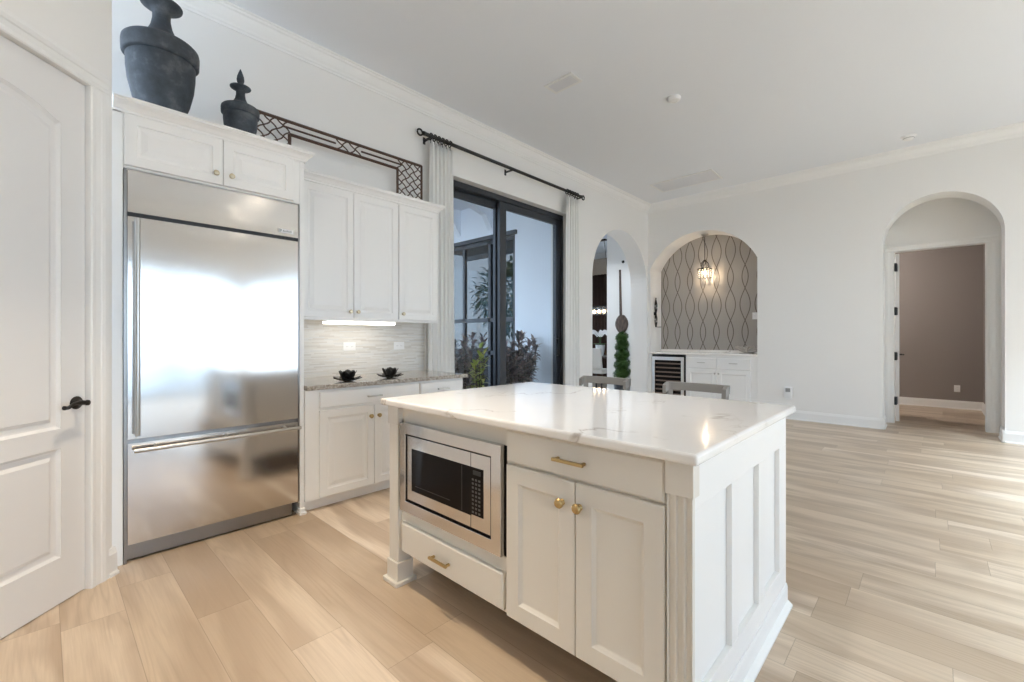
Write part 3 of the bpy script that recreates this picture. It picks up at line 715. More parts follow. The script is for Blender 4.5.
# fluted pilaster at the near corner
b = MB(); n = 3; pts = [(.463, .0)]
y0, y1 = .466, .538
prof = [(y0, 0), (y0, .018)]
for k in range(3):
    c = y0 + (y1 - y0) * (k + .5 + .0) / 3
    prof += [(c - .0095, .018), (c - .006, .010), (c + .006, .010), (c + .0095, .018)]
prof += [(y1, .018), (y1, 0)]
b.rings([[IFX(y, z, w + .002) for y, w in prof] for z in (.12, .790)])
b.box(IX - .024, IX + .02, .462, .541, .785, .884); b.box(IX - .026, IX + .02, .460, .541, 0, .12); b.box(IX - .002, IX + .02, .481, .50, 0, .884)
b.build('pilaster', M['isl'], r, bevel=.0015)
# post with base block at the far end of the front
b = MB(); b.box(IX - .022, IX + .055, 1.905, 1.985, .10, .790); b.box(IX - .030, IX + .062, 1.897, 1.993, .0, .012 + .10); b.box(IX - .045, IX + .075, 1.885, 2.010, 0, .022); b.box(IX - .028, IX + .062, 1.900, 1.990, .790, .884)
b.build('corner_post', M['isl'], r, bevel=.004)
b = MB(); b.box(IX, IX + .01, 1.895, 1.906, .17, .884); b.build('filler_strip', M['isl'], r)
# panelled end facing the living room
b = MB(); ye = .48; rec = .019
b.box(1.22, 2.334, ye + rec, ye + rec + .01, 0, .884)
b.box(1.22, 2.334, ye, ye + rec, .735, .884); b.box(1.22, 2.334, ye, ye + rec, 0, .19)
for a, c in ((1.22, 1.305), (1.575, 1.645), (1.895, 1.965), (2.215, 2.334)): b.box(a, c, ye, ye + rec, .19, .735)
b.build('end_panel', M['cab'], r, bevel=.002)
b = MB(); sweep(b, [(0, 0), (.026, 0), (.026, .010), (.012, .022), (.007, .026), (.007, .085), (.003, .10), (0, .10)], (1.20, ye, 0), (2.334, ye, 0), (0, -1, 0)); b.build('baseboard', M['cab'], r)
b = MB(); b.box(1.162, 2.318, .438, 2.012, .884, .916); o = b.build('island_countertop', M['quartz'], bevel=.009); o.modifiers['bevel'].segments = 3
tag(o, 'white quartz countertop with fine tan veins on the island', 'countertop')
# microwave
mx = FX(1.218)
r = empty('microwave', (1.30, 1.533, .384), 'built-in stainless microwave in the island front', 'microwave')
b = MB(); b.box(1.224, 1.295, 1.178, 1.884, .377, .805); b.build('body', M['black'], r)
b = MB()
def ringframe(b, fn, o, i, w0, w1):
    (a0, a1, z0, z1), (b0_, b1, y0, y1) = o, i
    A = [(a0, z0), (a1, z0), (a1, z1), (a0, z1)]; B = [(b0_, y0), (b1, y0), (b1, y1), (b0_, y1)]
    b.rings([[fn(*p, w0) for p in A], [fn(*p, w1) for p in A], [fn(*p, w1) for p in B], [fn(*p, w0) for p in B]], False, False)
ringframe(b, mx, (1.188, 1.880, .384, .809), (1.241, 1.834, .436, .759), -.004, .024); b.build('trim_frame', M['steel'], r, bevel=.0015)
b = MB(); ringframe(b, mx, (1.252, 1.827, .445, .750), (1.364, 1.790, .494, .693), -.002, .016); b.b.faces.ensure_lookup_table(); md = b.build('door', M['steel'], r, bevel=.001)
b = MB(); b.box(1.201, 1.215, 1.364, 1.790, .494, .693); b.build('window', M['blackglass'], md)
b = MB(); b.box(1.2005, 1.2022, 1.42, 1.425, .50, .69); b.box(1.2005, 1.2012, 1.50, 1.76, .520, .524); b.build('window_print', M['black'], md)
b = MB(); b.box(1.2005, 1.212, 1.292, 1.364, .500, .693); cp = b.build('control_panel', M['blackglass'], r)
b = MB()
for i in range(9):
    for k in range(3):
        yy, zz = 1.308 + k * .0195, .508 + i * .0165
        b.box(1.1995, 1.2012, yy, yy + .011, zz, zz + .008)
b.build('keypad', M['grayprint'], cp)
b = MB(); b.box(1.1995, 1.2012, 1.305, 1.352, .664, .682); b.build('display', M['black'], cp)
b = MB(); b.box(1.2012, 1.2025, 1.366, 1.368, .446, .749); b.build('seam', M['black'], md)

# ------------------------------------------------------------------ counter stools on the far side of the island
def stool(loc, label):
    x, y, z = loc
    r = empty('counter_stool', loc, label, 'stool', 'counter stools behind the island')
    b = MB(); b.box(x - .20, x + .20, y - .19, y + .19, .60, .635); b.build('seat_frame', M['wood_gray'], r, bevel=.008)
    b = MB(); b.box(x - .19, x + .17, y - .18, y + .18, .635, .675); b.build('seat', M['seat'], r, bevel=.015)
    for sx in (-1, 1):
        for sy in (-1, 1):
            b = MB(); a = Vector((x + sx * .18, y + sy * .165, .60)); c = Vector((x + sx * .205, y + sy * .185, 0)); b.tube([a, c], [.024, .018], 4); b.build('leg', M['wood_gray'], r)
    for sx in (-1, 1):
        b = MB(); b.box(x + sx * .19 - .012, x + sx * .19 + .012, y - .17, y + .17, .20, .235); b.build('stretcher', M['wood_gray'], r, bevel=.003)
    for sy in (-1, 1):
        b = MB(); b.tube([(x + .18, y + sy * .165, .60), (x + .215, y + sy * .172, .93)], .021, 4); b.build('back_post', M['wood_gray'], r)
    b = MB(); n = 12; L = []
    for k in range(n + 1):
        t = k / n * 2 - 1; yy = y + t * .195; xx = x + .205 + .022 * (1 - t * t)
        L.append([(xx - .014, yy, .884), (xx + .012, yy, .884), (xx + .018, yy, .934), (xx - .008, yy, .934)])
    b.rings(L); b.build('top_rail', M['wood_gray'], r, bevel=.003)
    for sy in (-1, 1):
        b = MB(); b.rings([[(x + px_, y + sy * (.195 - .024), z0), (x + px_, y + sy * .195, z0), (x + px_, y + sy * .195, z1), (x + px_, y + sy * (.195 - .024), z1)] for px_, z0, z1 in ((.215, .884, .934), (.18, .876, .928), (.150, .862, .916))]); b.build('arm_wing', M['wood_gray'], r, bevel=.003)
    b = MB(); L = []
    for k in range(n + 1):
        t = k / n * 2 - 1; yy = y + t * .175; xx = x + .19 + .022 * (1 - t * t)
        L.append([(xx - .010, yy, .75), (xx + .010, yy, .75), (xx + .012, yy, .80), (xx - .008, yy, .80)])
    b.rings(L); b.build('lower_rail', M['wood_gray'], r, bevel=.003)
    return r
s1 = stool((2.60, 1.715, 0), 'grey wood counter stool behind the island, the one in line with the arched passage')
s2 = dup(s1, (2.60, 1.065, 0), 'grey wood counter stool behind the island, the one in line with the bar niche')

# ------------------------------------------------------------------ bar niche
BX = 7.70; BF = FX(BX)
b = MB(); b.box(BX - .030, 8.135, 1.975, 3.750, .925, .960); o = b.build('bar_countertop', M['quartz'], bevel=.004); tag(o, 'pale stone countertop in the arched bar niche', 'countertop')
b = MB(); b.box(8.115, 8.143, 1.975, 3.750, .960, 1.005); struct('trim_8', b, M['quartz'])
r = empty('bar_cabinet', (7.95, 2.53, 0), 'white bar cabinet with two drawers over two doors in the niche', 'cabinet')
b = MB(); b.box(BX, 8.13, 1.975, 3.085, .10, .925); b.box(BX + .06, 8.13, 1.975, 3.085, 0, .10); b.build('carcass', M['cab'], r)
for a, c, kx in ((2.065, 2.570, 2.545), (2.580, 3.075, 2.605)):
    p = MB(); panel(p, BF, a, c, .700, .880, SLAB); d = p.build('drawer', M['cab'], r); pull(BF, (a + c) / 2, .80, .02, M['nickel'], d, .13)
    p = MB(); panel(p, BF, a, c, .115, .685, SHAKER); d = p.build('door', M['cab'], r); knob(BF, kx, .625, .02, M['nickel'], d)
r = empty('wine_cooler', (7.95, 3.42, 0), 'stainless framed wine cooler with dark shelves in the bar niche', 'wine cooler')
b = MB(); b.box(BX + .03, 8.13, 3.10, 3.731, .0, .90); b.build('body', M['black'], r)
for ya, yb in ((3.732, 3.750), (3.086, 3.099)):
    b = MB(); b.box(BX, 8.13, ya, yb, 0, .925); b.build('side_filler', M['cab'], r)
b = MB(); ringframe(b, FX(BX + .03), (3.13, 3.725, .10, .880), (3.185, 3.665, .165, .815), 0, .04); cd = b.build('door_frame', M['steel'], r, bevel=.003)
b = MB(); b.box(BX + .010, BX + .016, 3.18, 3.67, .16, .82); b.build('door_glass', M['blackglass'], cd)
for k in range(8):
    z = .20 + k * .078; b = MB(); b.box(BX + .004, BX + .012, 3.19, 3.66, z, z + .026); b.build('shelf', M['shelfwood'], r)
r = empty('coral_sculpture', (7.86, 2.17, .96), 'pale branching coral sculpture on the bar counter', 'ornament')
b = MB(); b.box(7.80, 7.92, 2.08, 2.27, .9605, .972); b.build('base', M['coral'], r, bevel=.004)
b = MB(); rnd = random.Random(5)
for k in range(60):
    a = rnd.uniform(0, 2 * PI); rr = rnd.uniform(.0, .15); h_ = rnd.uniform(.03, .12)
    p0 = Vector((7.86, 2.17, .972)); p1 = p0 + Vector((.4 * rr * math.cos(a), .6 * rr * math.sin(a), h_ * .6)); p2 = p0 + Vector((.5 * rr * math.cos(a), 1.25 * rr * math.sin(a), h_))
    b.tube([p0, p1, p2], [.022, .018, .010], 6)
b.build('branches', M['coral'], r, smooth=True)
# pendant
pc = Vector((7.91, 2.855, 3.02))
r = empty('crystal_pendant', tuple(pc), 'small lit crystal pendant hanging in the bar niche', 'pendant lamp')
b = MB(); b.lathe([(0, 0), (.062, 0), (.060, -.012), (.030, -.035), (.012, -.048), (0, -.05)], pc, 20); b.build('canopy', M['nickel'], r, smooth=True)
b = MB(); b.tube([pc + Vector((0, 0, -.04)), pc + Vector((0, 0, -.46))], .006, 8); b.build('stem', M['bronze'], r)
b = MB()
for k in range(6):
    a = 2 * PI * k / 6; c, s = math.cos(a), math.sin(a)
    b.tube([pc + Vector((q * c, q * s, z)) for q, z in ((.012, -.45), (.055, -.50), (.065, -.55), (.05, -.585), (.10, -.60))], .005, 6)
b.tube([pc + Vector((.115 * math.cos(2 * PI * k / 24), .115 * math.sin(2 * PI * k / 24), -.605)) for k in range(24)], .007, 6, closed=True)
b.tube([pc + Vector((.10 * math.cos(2 * PI * k / 24), .10 * math.sin(2 * PI * k / 24), -.76)) for k in range(24)], .004, 6, closed=True)
b.lathe([(0, -.44), (.02, -.445), (.024, -.46), (.014, -.475), (0, -.48)], pc, 12); b.build('frame', M['bronze'], r, smooth=True)
b = MB()
for k in range(16):
    a = 2 * PI * k / 16
    for j in range(5): b.ball(pc + Vector((.112 * math.cos(a), .112 * math.sin(a), -.628 - j * .030)), .0125, 8)
for k in range(8):
    a = 2 * PI * k / 8
    b.ball(pc + Vector((.06 * math.cos(a), .06 * math.sin(a), -.785)), .013, 8, 1.4)
b.build('crystal_beads', M['crystal'], r, smooth=True)
b = MB(); b.ball(pc + Vector((0, 0, -.67)), .028, 12, 1.3); b.build('bulb', M['bulb'], r, smooth=True)
light('pendant_glow', 'POINT', tuple(pc + Vector((0.03, 0, -.70))), 1.7, (1, .78, .54), shadow_soft_size=.02)
# twisted iron candle sconce on the niche's side
r = empty('wall_sconce', (7.84, 3.74, 1.40), 'dark twisted iron wall sconce beside the bar niche', 'sconce')
b = MB(); sx_, sy_ = 7.84, 3.715
for q in (0, 1):
    b.tube([(sx_ + .036 * math.sin(PI * 2 * t / 16 + PI * q) * (1 if t not in (0, 16) else 0) , sy_ + .0, 1.42 + .50 * t / 16) for t in range(17)], .012, 8)
b.tube([(sx_, sy_, 1.915), (sx_, sy_, 1.965)], .010, 6); b.box(sx_ - .012, sx_ + .012, 3.72, 3.752, 1.64, 1.70); b.build('twisted_arm', M['bronze'], r, smooth=True, angle=50)
b = MB(); b.tube([(sx_, sy_, 1.425), (sx_ + .05, sy_ - .01, 1.42), (sx_ + .12, sy_ - .02, 1.42)], .006, 6); b.lathe([(0, 0), (.028, 0), (.032, .008), (0, .010)], (sx_ + .12, sy_ - .02, 1.418), 12); b.build('candle_tray', M['bronze'], r)
outlet(FX(8.143), 2.125, 1.585, 'white switch plate on the wallpaper at the edge of the niche', 1, .075, .115, horizontal=False)
# outlet with plugged-in adapter on the far wall, outlet in the bedroom
o = outlet(FX(XF), 1.545, .345, 'white outlet with a plugged-in adapter on the far wall above the baseboard', 2, .075, .115, horizontal=False)
b = MB(); b.box(XF - .085, XF - .007, 1.490, 1.590, .325, .485); pa = b.build('plug_adapter', M['plate'], o, bevel=.006)
b = MB(); b.box(XF - .0865, XF - .084, 1.510, 1.570, .415, .470); b.build('adapter_socket', M['socket'], pa)
outlet(FX(10.80), -.335, .345, 'white outlet on the brown bedroom wall', 2, .075, .115, horizontal=False)

# ------------------------------------------------------------------ ceiling fixtures
def register(x0, x1, y0, y1, n, name, label, fr=.03, along='y'):
    r = empty(name, ((x0 + x1) / 2, (y0 + y1) / 2, ZC), label, 'vent')
    b = MB(); fn = lambda p, q, w: (p, q, ZC - w)
    ringframe(b, fn, (x0, x1, y0, y1), (x0 + fr, x1 - fr, y0 + fr, y1 - fr), 0, .012); b.build('frame', M['grid'], r, bevel=.002)
    b = MB(); b.box(x0 + fr, x1 - fr, y0 + fr, y1 - fr, ZC - .003, ZC - .0005); b.build('duct_shade', M['dkgrid'], r)  # dark sheet painted as the shade behind the louvers
    b = MB()
    for k in range(n):
        if along == 'y':
            c = x0 + fr + (x1 - x0 - 2 * fr) * (k + .5) / n; h_ = (x1 - x0 - 2 * fr) / n * .42
            b.prism([(c - h_, ZC - .003), (c - h_ + .003, ZC - .003), (c + h_, ZC - .012), (c + h_ - .003, ZC - .012)], lambda p, q, a: (p, a, q), y0 + fr, y1 - fr)
        else:
            c = y0 + fr + (y1 - y0 - 2 * fr) * (k + .5) / n; h_ = (y1 - y0 - 2 * fr) / n * .42
            b.prism([(c - h_, ZC - .003), (c - h_ + .003, ZC - .003), (c + h_, ZC - .012), (c + h_ - .003, ZC - .012)], lambda p, q, a: (a, p, q), x0 + fr, x1 - fr)
    b.build('louvers', M['louver'], r)
register(3.325, 3.512, 2.395, 2.718, 7, 'ceiling_vent', 'small white louvered air vent in the ceiling', .028)
register(6.635, 7.115, 2.296, 3.254, 18, 'return_grille', 'large white return air grille in the ceiling by the corner', .03)
r = empty('smoke_detector', (4.40, 1.892, ZC), 'round white smoke detector on the ceiling', 'smoke detector')
b = MB(); b.lathe([(0, 0), (.062, 0), (.064, -.010), (.060, -.026), (.050, -.034), (.02, -.037), (0, -.037)], (4.40, 1.892, ZC), 28); b.build('cover', M['plate'], r, smooth=True, angle=40)
b = MB(); b.lathe([(.030, -.0355), (.034, -.039), (.030, -.040), (.026, -.037), (.030, -.0355)], (4.40, 1.892, ZC), 20); b.build('vent_ring', M['grid'], r)
r = empty('ceiling_fixture', (7.19, .19, ZC), 'small round white fixture with a dark slot on the ceiling near the far wall', 'ceiling fixture')
b = MB(); b.lathe([(0, 0), (.075, 0), (.078, -.006), (.060, -.020), (.045, -.045), (.02, -.055), (0, -.055)], (7.19, .19, ZC), 24); b.build('cover', M['plate'], r, smooth=True, angle=40)
b = MB(); b.lathe([(.050, -.036), (.056, -.030), (.052, -.026), (.046, -.036), (.050, -.036)], (7.19, .19, ZC), 20); b.build('slot_ring', M['socket'], r)

# ------------------------------------------------------------------ passage and dining room seen through the left arch
r = empty('carved_wood_paddle', (8.385, 4.75, 1.30), 'long dark carved wooden paddle hanging on the passage wall', 'wall decor')
b = MB(); b.rings([[(8.392 + .012 * math.cos(2 * PI * k / 10), 4.78 - (t * .02) + (.024 + .008 * t) * math.sin(2 * PI * k / 10), 2.66 - .98 * t) for k in range(10)] for t in (0, .05, .3, .6, .85, 1)]); b.build('handle', M['paddle'], r, smooth=True)
b = MB(); L = []
for t in [i / 16 for i in range(17)]:
    z = 1.70 - .385 * t; wd = .155 * math.sin(PI * (0.06 + .90 * t)) ** .62
    L.append([(8.390 + .018 * math.cos(2 * PI * k / 20), 4.738 + wd * math.sin(2 * PI * k / 20), z) for k in range(20)])
b.rings(L); bl = b.build('blade', M['paddle'], r, smooth=True)
b = MB(); L = []
for t in [i / 12 for i in range(13)]:
    z = 1.665 - .31 * t; wd = .115 * math.sin(PI * (0.06 + .90 * t)) ** .62
    L.append([(8.374 + .006 * math.cos(2 * PI * k / 20), 4.738 + wd * math.sin(2 * PI * k / 20), z) for k in range(20)])
b.rings(L); b.build('blade_face', M['dkwood_shade'] if False else M['paddle'], bl, smooth=True)
r = empty('wall_hook', (8.39, 4.70, 2.82), 'small dark round hook on the wall above the wooden paddle', 'hook')
b = MB(); b.lathe([(0, .0), (.03, 0), (.032, -.01), (.018, -.02), (0, -.022)], (8.40, 4.705, 2.82), 14, 'x'); b.build('rose', M['bronze'], r, smooth=True)
b = MB(); b.tube([(8.38, 4.705, 2.82), (8.35, 4.705, 2.82), (8.345, 4.705, 2.835)], .007, 6); b.build('peg', M['bronze'], r, smooth=True)
tx, ty_ = 8.16, 4.60
r = empty('spiral_topiary', (tx, ty_, 0), 'tall clipped green topiary standing below the wooden paddle', 'topiary')
b = MB(); b.lathe([(0, 0), (.13, 0), (.14, .02), (.17, .30), (.185, .31), (.185, .34), (.165, .34), (.16, .30), (0, .30)], (tx, ty_, 0), 24); b.build('pot', M['urn'], r, smooth=True)
b = MB(); b.tube([(tx, ty_, .28), (tx, ty_, 1.25)], .018, 8); b.build('trunk', M['bark'], r)
b = MB(); rnd = random.Random(11)
b.lathe([(0, .38)] + [((.160 - .055 * t) * (.66 + .34 * abs(math.sin(PI * t * 5))) * (1 if t < .93 else math.sqrt(max(.02, (1 - t) / .07))) * .9, .40 + .93 * t) for t in [i / 40 for i in range(41)]] + [(0, 1.335)], (tx, ty_, 0), 20)
for k in range(3400):
    t = rnd.random(); z = .40 + .94 * t; a = rnd.uniform(0, 2 * PI)
    R0 = (.160 - .055 * t) * (.70 + .36 * abs(math.sin(PI * (t * 5.0) + .5 * math.sin(a)))); 
    if t > .93: R0 *= math.sqrt(max(.05, (1 - t) / .07))
    R0 *= rnd.uniform(.80, 1.03)
    p = Vector((tx + R0 * math.cos(a), ty_ + R0 * math.sin(a), z))
    d = Vector((math.cos(a) + rnd.uniform(-.8, .8), math.sin(a) + rnd.uniform(-.8, .8), rnd.uniform(-.3, .9)))
    b.leaf(p, d, Vector((rnd.uniform(-.3, .3), rnd.uniform(-.3, .3), 1)), .034, .022)
b.build('foliage', M['box'], r)
# dining table with orchid, chairs, chandelier, drapes
DX, DY = 9.55, 6.02
r = empty('dining_table', (DX, DY, 0), 'dark wood dining table seen through the left arch', 'table')
b = MB(); b.box(DX - .50, DX + .50, DY - .84, DY + .84, .735, .775); b.build('tabletop', M['dkwood_shade'], r, bevel=.006)
for sx in (-1, 1):
    for sy in (-1, 1):
        b = MB(); b.box(DX + sx * .42 - .04, DX + sx * .42 + .04, DY + sy * .75 - .04, DY + sy * .75 + .04, 0, .735); b.build('leg', M['dkwood_shade'], r, bevel=.006)
ox, oy, oz = 9.45, 5.93, .775
r = empty('potted_orchid', (ox, oy, oz), 'white orchid in a pale pot on the dining table', 'orchid')
b = MB(); b.lathe([(0, 0), (.075, 0), (.10, .12), (.115, .27), (.10, .27), (.095, .24), (0, .24)], (ox, oy, oz), 18); b.build('pot', M['white'], r, smooth=True)
for k in range(3):
    a = k * 2.1 + .4; b = MB(); b.tube([(ox, oy, oz + .24), (ox + .03 * math.cos(a), oy + .03 * math.sin(a), oz + .46), (ox + .15 * math.cos(a), oy + .15 * math.sin(a), oz + .58), (ox + .25 * math.cos(a), oy + .25 * math.sin(a), oz + .55)], .005, 6); st = b.build('stem', M['stem'], r)
    b = MB(); rnd = random.Random(k)
    for j in range(7):
        t = j / 6; c = Vector((ox + (.06 + .20 * t) * math.cos(a), oy + (.06 + .20 * t) * math.sin(a), oz + .52 + .07 * math.sin(PI * t)))
        for q in range(5):
            e = 2 * PI * q / 5; d = Vector((-.4, math.cos(e), math.sin(e))); b.leaf(c, d, Vector((1, .2, .1)), .065, .055, .1)
    b.build('blossoms', M['petal'], st)
b = MB()
for k in range(6):
    a = k * PI / 3; b.leaf(Vector((ox, oy, oz + .24)), Vector((math.cos(a), math.sin(a), .6)), Vector((0, 0, 1)), .24, .07, .4)
b.build('leaves', M['stem'], r)
def dchair(x, y, rz, label):
    r = empty('dining_chair', (x, y, 0), label, 'chair', 'dining chairs')
    c, s = math.cos(rz), math.sin(rz)
    def T(p): return (x + p[0] * c - p[1] * s, y + p[0] * s + p[1] * c, p[2])
    def bx(x0, x1, y0, y1, z0, z1, nm, m, lean=0):
        b = MB(); b.rings([[T((x0 + l, y0, z)), T((x1 + l, y0, z)), T((x1 + l, y1, z)), T((x0 + l, y1, z))] for z, l in ((z0, 0), (z1, lean))]); b.build(nm, m, r, bevel=.012)
    bx(-.23, .23, -.23, .23, .40, .50, 'seat', M['seat']); bx(-.25, -.19, -.23, .23, .50, .98, 'backrest', M['seat'], -.06)
    for sx in (-1, 1):
        for sy in (-1, 1): bx(sx * .20 - .018, sx * .20 + .018, sy * .20 - .018, sy * .20 + .018, 0, .40, 'leg', M['dkwood_shade'])
dchair(8.90, 5.62, 0.0, 'pale upholstered dining chair at the near side of the dining table')
dchair(9.55, 5.06, PI / 2, 'pale upholstered dining chair at the end of the dining table')
r = empty('linear_chandelier', (DX, DY, ZC), 'lit linear chandelier with a row of glass bulbs over the dining table', 'chandelier')
b = MB(); b.box(DX - .05, DX + .05, DY - .20, DY + .20, ZC - .03, ZC); b.build('canopy', M['bronze'], r)
for s in (-.35, .35):
    b = MB(); b.tube([(DX, DY + s * .4, ZC - .02), (DX, DY + s, 2.02)], .006, 6); b.build('rod', M['bronze'], r)
b = MB(); b.box(DX - .02, DX + .02, DY - .62, DY + .62, 1.99, 2.02); b.build('bar', M['bronze'], r)
for k in range(9):
    y = DY - .56 + .14 * k
    b = MB(); b.lathe([(.012, 0), (.05, -.01), (.055, -.10), (.05, -.20), (.047, -.20), (.052, -.10), (.047, -.014), (.012, -.004), (.012, 0)], (DX, y, 1.99), 14); g = b.build('glass_shade', M['crystal'], r, smooth=True)
    b = MB(); b.ball((DX, y, 1.88), .030, 10, 1.4); b.build('bulb', M['bulb'], g, smooth=True)
b = MB(); n = 160; V = []
for z in (.01, 3.02):
    V.append([b.b.verts.new((10.93 + .035 * math.sin(k * .9), 5.3 + 2.5 * k / n, z)) for k in range(n + 1)])
for k in range(n): b.b.faces.new((V[0][k], V[0][k + 1], V[1][k + 1], V[1][k]))
o = b.build('brown_drape', M['drape'], smooth=True, angle=180); s_ = o.modifiers.new('t', 'SOLIDIFY'); s_.thickness = .004; tag(o, 'floor length dark brown drapery on the dining room wall', 'drapery')
b = MB()
for k in range(9): b.box(10.86 - .004 * (k % 2), 10.98, 5.3, 7.8, 3.02 + k * .05, 3.068 + k * .05)
o = b.build('woven_valance', M['shade'], bevel=.004); tag(o, 'pleated beige woven valance above the brown drapery', 'valance')

# ------------------------------------------------------------------ courtyard outside the sliding door
b = MB(); b.box(-30, 5.42, YL + .34, 40, -.16, -.04); struct('ground_1', b, M['soil'])
b = MB(); b.box(5.42, 40, 8.03, 40, -.16, -.04); struct('ground_3', b, M['patio'])
b = MB(); b.box(-30, 40, -40, YR - .2, -.16, -.02); struct('ground_2', b, M['patio'])
b = MB(); b.box(-3, 9, -8.2, YR - .2, 3.2, 3.35); struct('added_lanai_shade', b, M['stucco'])  # unseen roof added to cut sky light at the right sliders
WXo = 5.42
b = MB(); zs = [0.02, 1.48, 2.95]; ys = [5.05, 6.05, 7.70]
for y in (5.05, 5.66, 6.36, 7.06, 7.64): b.box(WXo + .02, WXo + .09, y, y + .06, 0, 2.95)
for z in (.0, .92, 1.50, 2.88): b.box(WXo + .02, WXo + .09, 5.05, 7.70, z, z + .07)
w = struct('window_1', b, M['alu'])
g = MB(); g.box(WXo + .05, WXo + .058, 5.08, 7.67, .03, 2.92); g.build('pane', M['wglass'], w)
b = MB(); b.box(WXo - .04, WXo + .01, 5.00, 7.76, 2.95, 3.02); struct('trim_9', b, M['alu'])
b = MB(); b.box(2.3, WXo, 4.13, 10, 3.62, 3.70); b.box(2.22, 2.3, 4.13, 10, 3.50, 3.80); b.box(-1, 2.3, 4.13, 5.4, 3.62, 3.70); struct('roof', b, M['stucco'])
for k in range(6):
    y = 5.6 + k * .85
    b = MB(); b.prism([(WXo, 3.62), (WXo - .75, 3.62), (WXo - .75, 3.52), (WXo - .15, 3.36), (WXo, 3.12)], lambda p, q, a: (p, a, q), y, y + .11); o = b.build('eave_bracket', M['stucco']); tag(o, 'white painted eave bracket under the courtyard roof', 'bracket', 'eave brackets of the courtyard wing')
def shrub(loc, h, sp, n, m, label, ll=.17, seed=1, stems=7, lw=.28):
    rnd = random.Random(seed); x, y, z = loc
    r = empty('croton_shrub', loc, label, 'shrub')
    st = MB(); lf = MB()
    for k in range(stems):
        a = 2 * PI * k / stems + rnd.uniform(-.3, .3); q = sp * rnd.uniform(.35, 1); hh = h * rnd.uniform(.65, 1.0)
        P = [Vector((x, y, z)), Vector((x + .3 * q * math.cos(a), y + .3 * q * math.sin(a), z + hh * .45)), Vector((x + q * math.cos(a), y + q * math.sin(a), z + hh))]
        st.tube(P, [.012, .009, .004], 5)
        for j in range(n // stems):
            t = .12 + .88 * (j + rnd.random()) / (n // stems)
            c = P[0].lerp(P[1], t * 2) if t < .5 else P[1].lerp(P[2], t * 2 - 1)
            b_ = rnd.uniform(0, 2 * PI); up = rnd.uniform(-.1, 1.0) + (1.2 if t > .93 else 0)
            lf.leaf(c, Vector((math.cos(b_), math.sin(b_), up)), Vector((0, 0, 1)), ll * rnd.uniform(.7, 1.2), ll * lw * rnd.uniform(.8, 1.2), rnd.uniform(.1, .5))
    st.build('stems', M['bark'], r); lf.build('leaves', m, r, smooth=True, angle=180)
shrub((4.93, 4.50, -.04), 1.30, .31, 2600, M['croton'], 'large croton shrub against the white courtyard wall in the right glass pane', .16, 1, 26)
shrub((4.22, 4.92, -.04), 1.3, .30, 1300, M['croton'], 'croton shrub behind the middle stile of the sliding door', .14, 2, 18)
shrub((4.06, 4.45, -.04), 1.22, .14, 190, M['yellowleaf'], 'yellow green croton beside the sliding door stile', .13, 3, 7, .42)
shrub((3.68, 4.88, -.04), 1.28, .24, 1400, M['croton'], 'croton shrub in the middle of the left glass pane', .14, 4, 18)
shrub((3.62, 5.55, -.04), 1.62, .30, 420, M['redleaf'], 'reddish taller croton shrub beside the white curtain', .16, 5, 11)
shrub((3.12, 4.52, -.04), 1.18, .24, 1200, M['croton'], 'low croton shrub at the curtain end of the glass door', .13, 6, 16)
def tree(loc, h, rad, seed, label):
    rnd = random.Random(seed); x, y, z = loc
    r = empty('garden_tree', loc, label, 'tree')
    b = MB(); b.tube([(x, y, z), (x + .1, y, z + h * .5), (x, y + .1, z + h * .8)], [.12, .09, .05], 8); b.build('trunk', M['bark'], r)
    b = MB()
    for k in range(1500):
        u = Vector((rnd.gauss(0, 1), rnd.gauss(0, 1), rnd.gauss(0, 1))).normalized(); p = Vector((x, y, z + h * .7)) + Vector((u.x * rad, u.y * rad, u.z * rad * .85)) * rnd.uniform(.5, 1.05)
        b.leaf(p, u + Vector((rnd.uniform(-.7, .7), rnd.uniform(-.7, .7), rnd.uniform(-.7, .7))), Vector((0, 0, 1)), .30, .13)
    b.build('crown', M['treeleaf'], r)
tree((-2.5, 12.5, -.04), 4.2, 1.7, 1, 'garden tree across the courtyard reflected in the wing windows')
tree((2.6, 15.5, -.04), 3.6, 1.5, 2, 'smaller garden tree across the courtyard reflected in the wing windows')

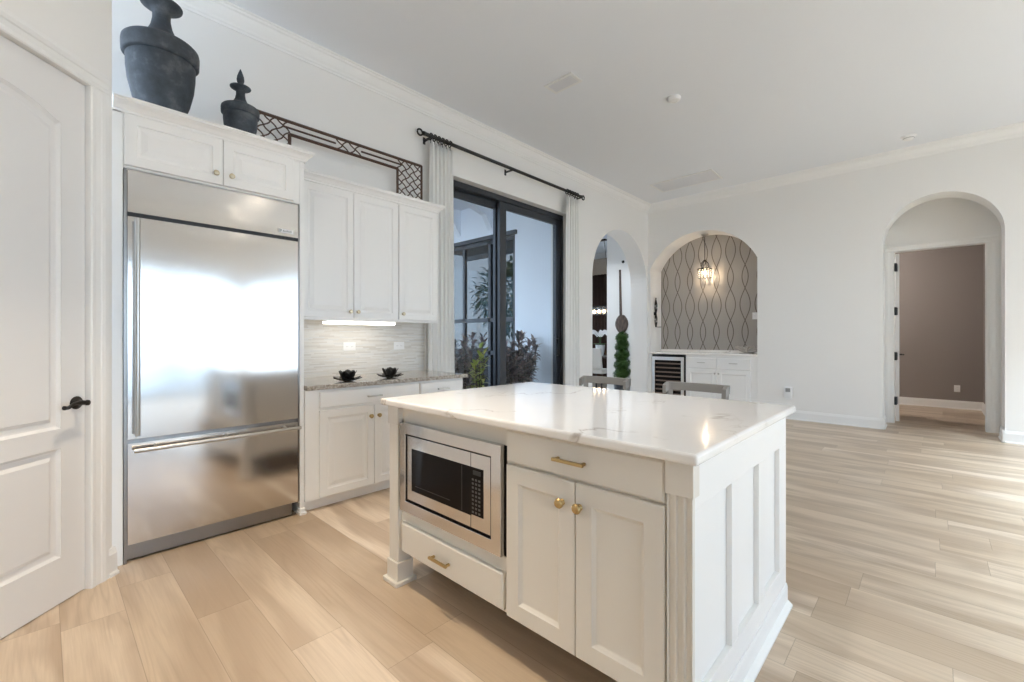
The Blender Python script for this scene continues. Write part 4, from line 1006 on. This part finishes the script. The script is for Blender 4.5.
# ------------------------------------------------------------------ fill lamps added out of view, and the strip light under the wall cabinets
def fill_can(x, y, e=12, col=(1, .84, .64), where='kitchen', cone=1.9):
    r = empty('added_fill_light', (x, y, ZC), 'added fill light in the ceiling over the %s' % where, 'ceiling light', 'added %s fill lights' % where)
    b = MB(); b.lathe([(.075, 0), (.095, 0), (.096, -.006), (.075, -.008), (.072, -.001), (.075, 0)], (x, y, ZC), 24); b.build('trim_ring', M['plate'], r)
    b = MB(); b.lathe([(0, -.001), (.074, -.001), (.074, -.003), (0, -.003)], (x, y, ZC), 24); b.build('lens', M['fill_lens'], r)
    light('fill_lamp', 'SPOT', (x, y, ZC - .02), e, col, spot_size=cone, spot_blend=.5, shadow_soft_size=.08)
for x, y in ((-.9, .6), (-.9, -1.0), (-.2, 1.9), (.6, -1.2)): fill_can(x, y, 2)
for x, y, e in ((.62, 2.0, 66), (-.35, 1.45, 3)): fill_can(x, y, e, (1, .82, .60), 'kitchen', .95)
for x, y in ((1.5, 1.05), (1.95, 1.65)): fill_can(x, y, 21, (.94, .96, 1), 'island', .85)
for x, y in ((7.1, 5.0), (6.9, 6.6)): fill_can(x, y, 30, (.85, .92, 1), 'arched passage', 2.2)
for x in (2.6, 4.6, 6.4):
    for y in (-2.3, -3.4): fill_can(x, y, 175, (.73, .87, 1), 'living area', 1.4)
r = empty('bedroom_fill_light', (9.7, 1.25, 2.85), 'added round fill light on the brown bedroom ceiling', 'ceiling light')  # unseen lamp added to light the bedroom
b = MB(); b.lathe([(0, 0), (.15, 0), (.15, -.03), (0, -.03)], (9.7, 1.25, 2.85), 24); b.build('base', M['plate'], r)
b = MB(); b.lathe([(0, -.03), (.14, -.03), (.12, -.075), (.06, -.095), (0, -.10)], (9.7, 1.25, 2.85), 24); b.build('lamp_shade', M['strip'], r, smooth=True)
light('bedroom_fill', 'POINT', (9.7, 1.25, 2.6), 11, (1, .93, .86), shadow_soft_size=.12)
light('under_cabinet_glow', 'AREA', (1.865, 3.54, 1.330), .11, (1, .88, .70), shape='RECTANGLE', size=.6, size_y=.08)
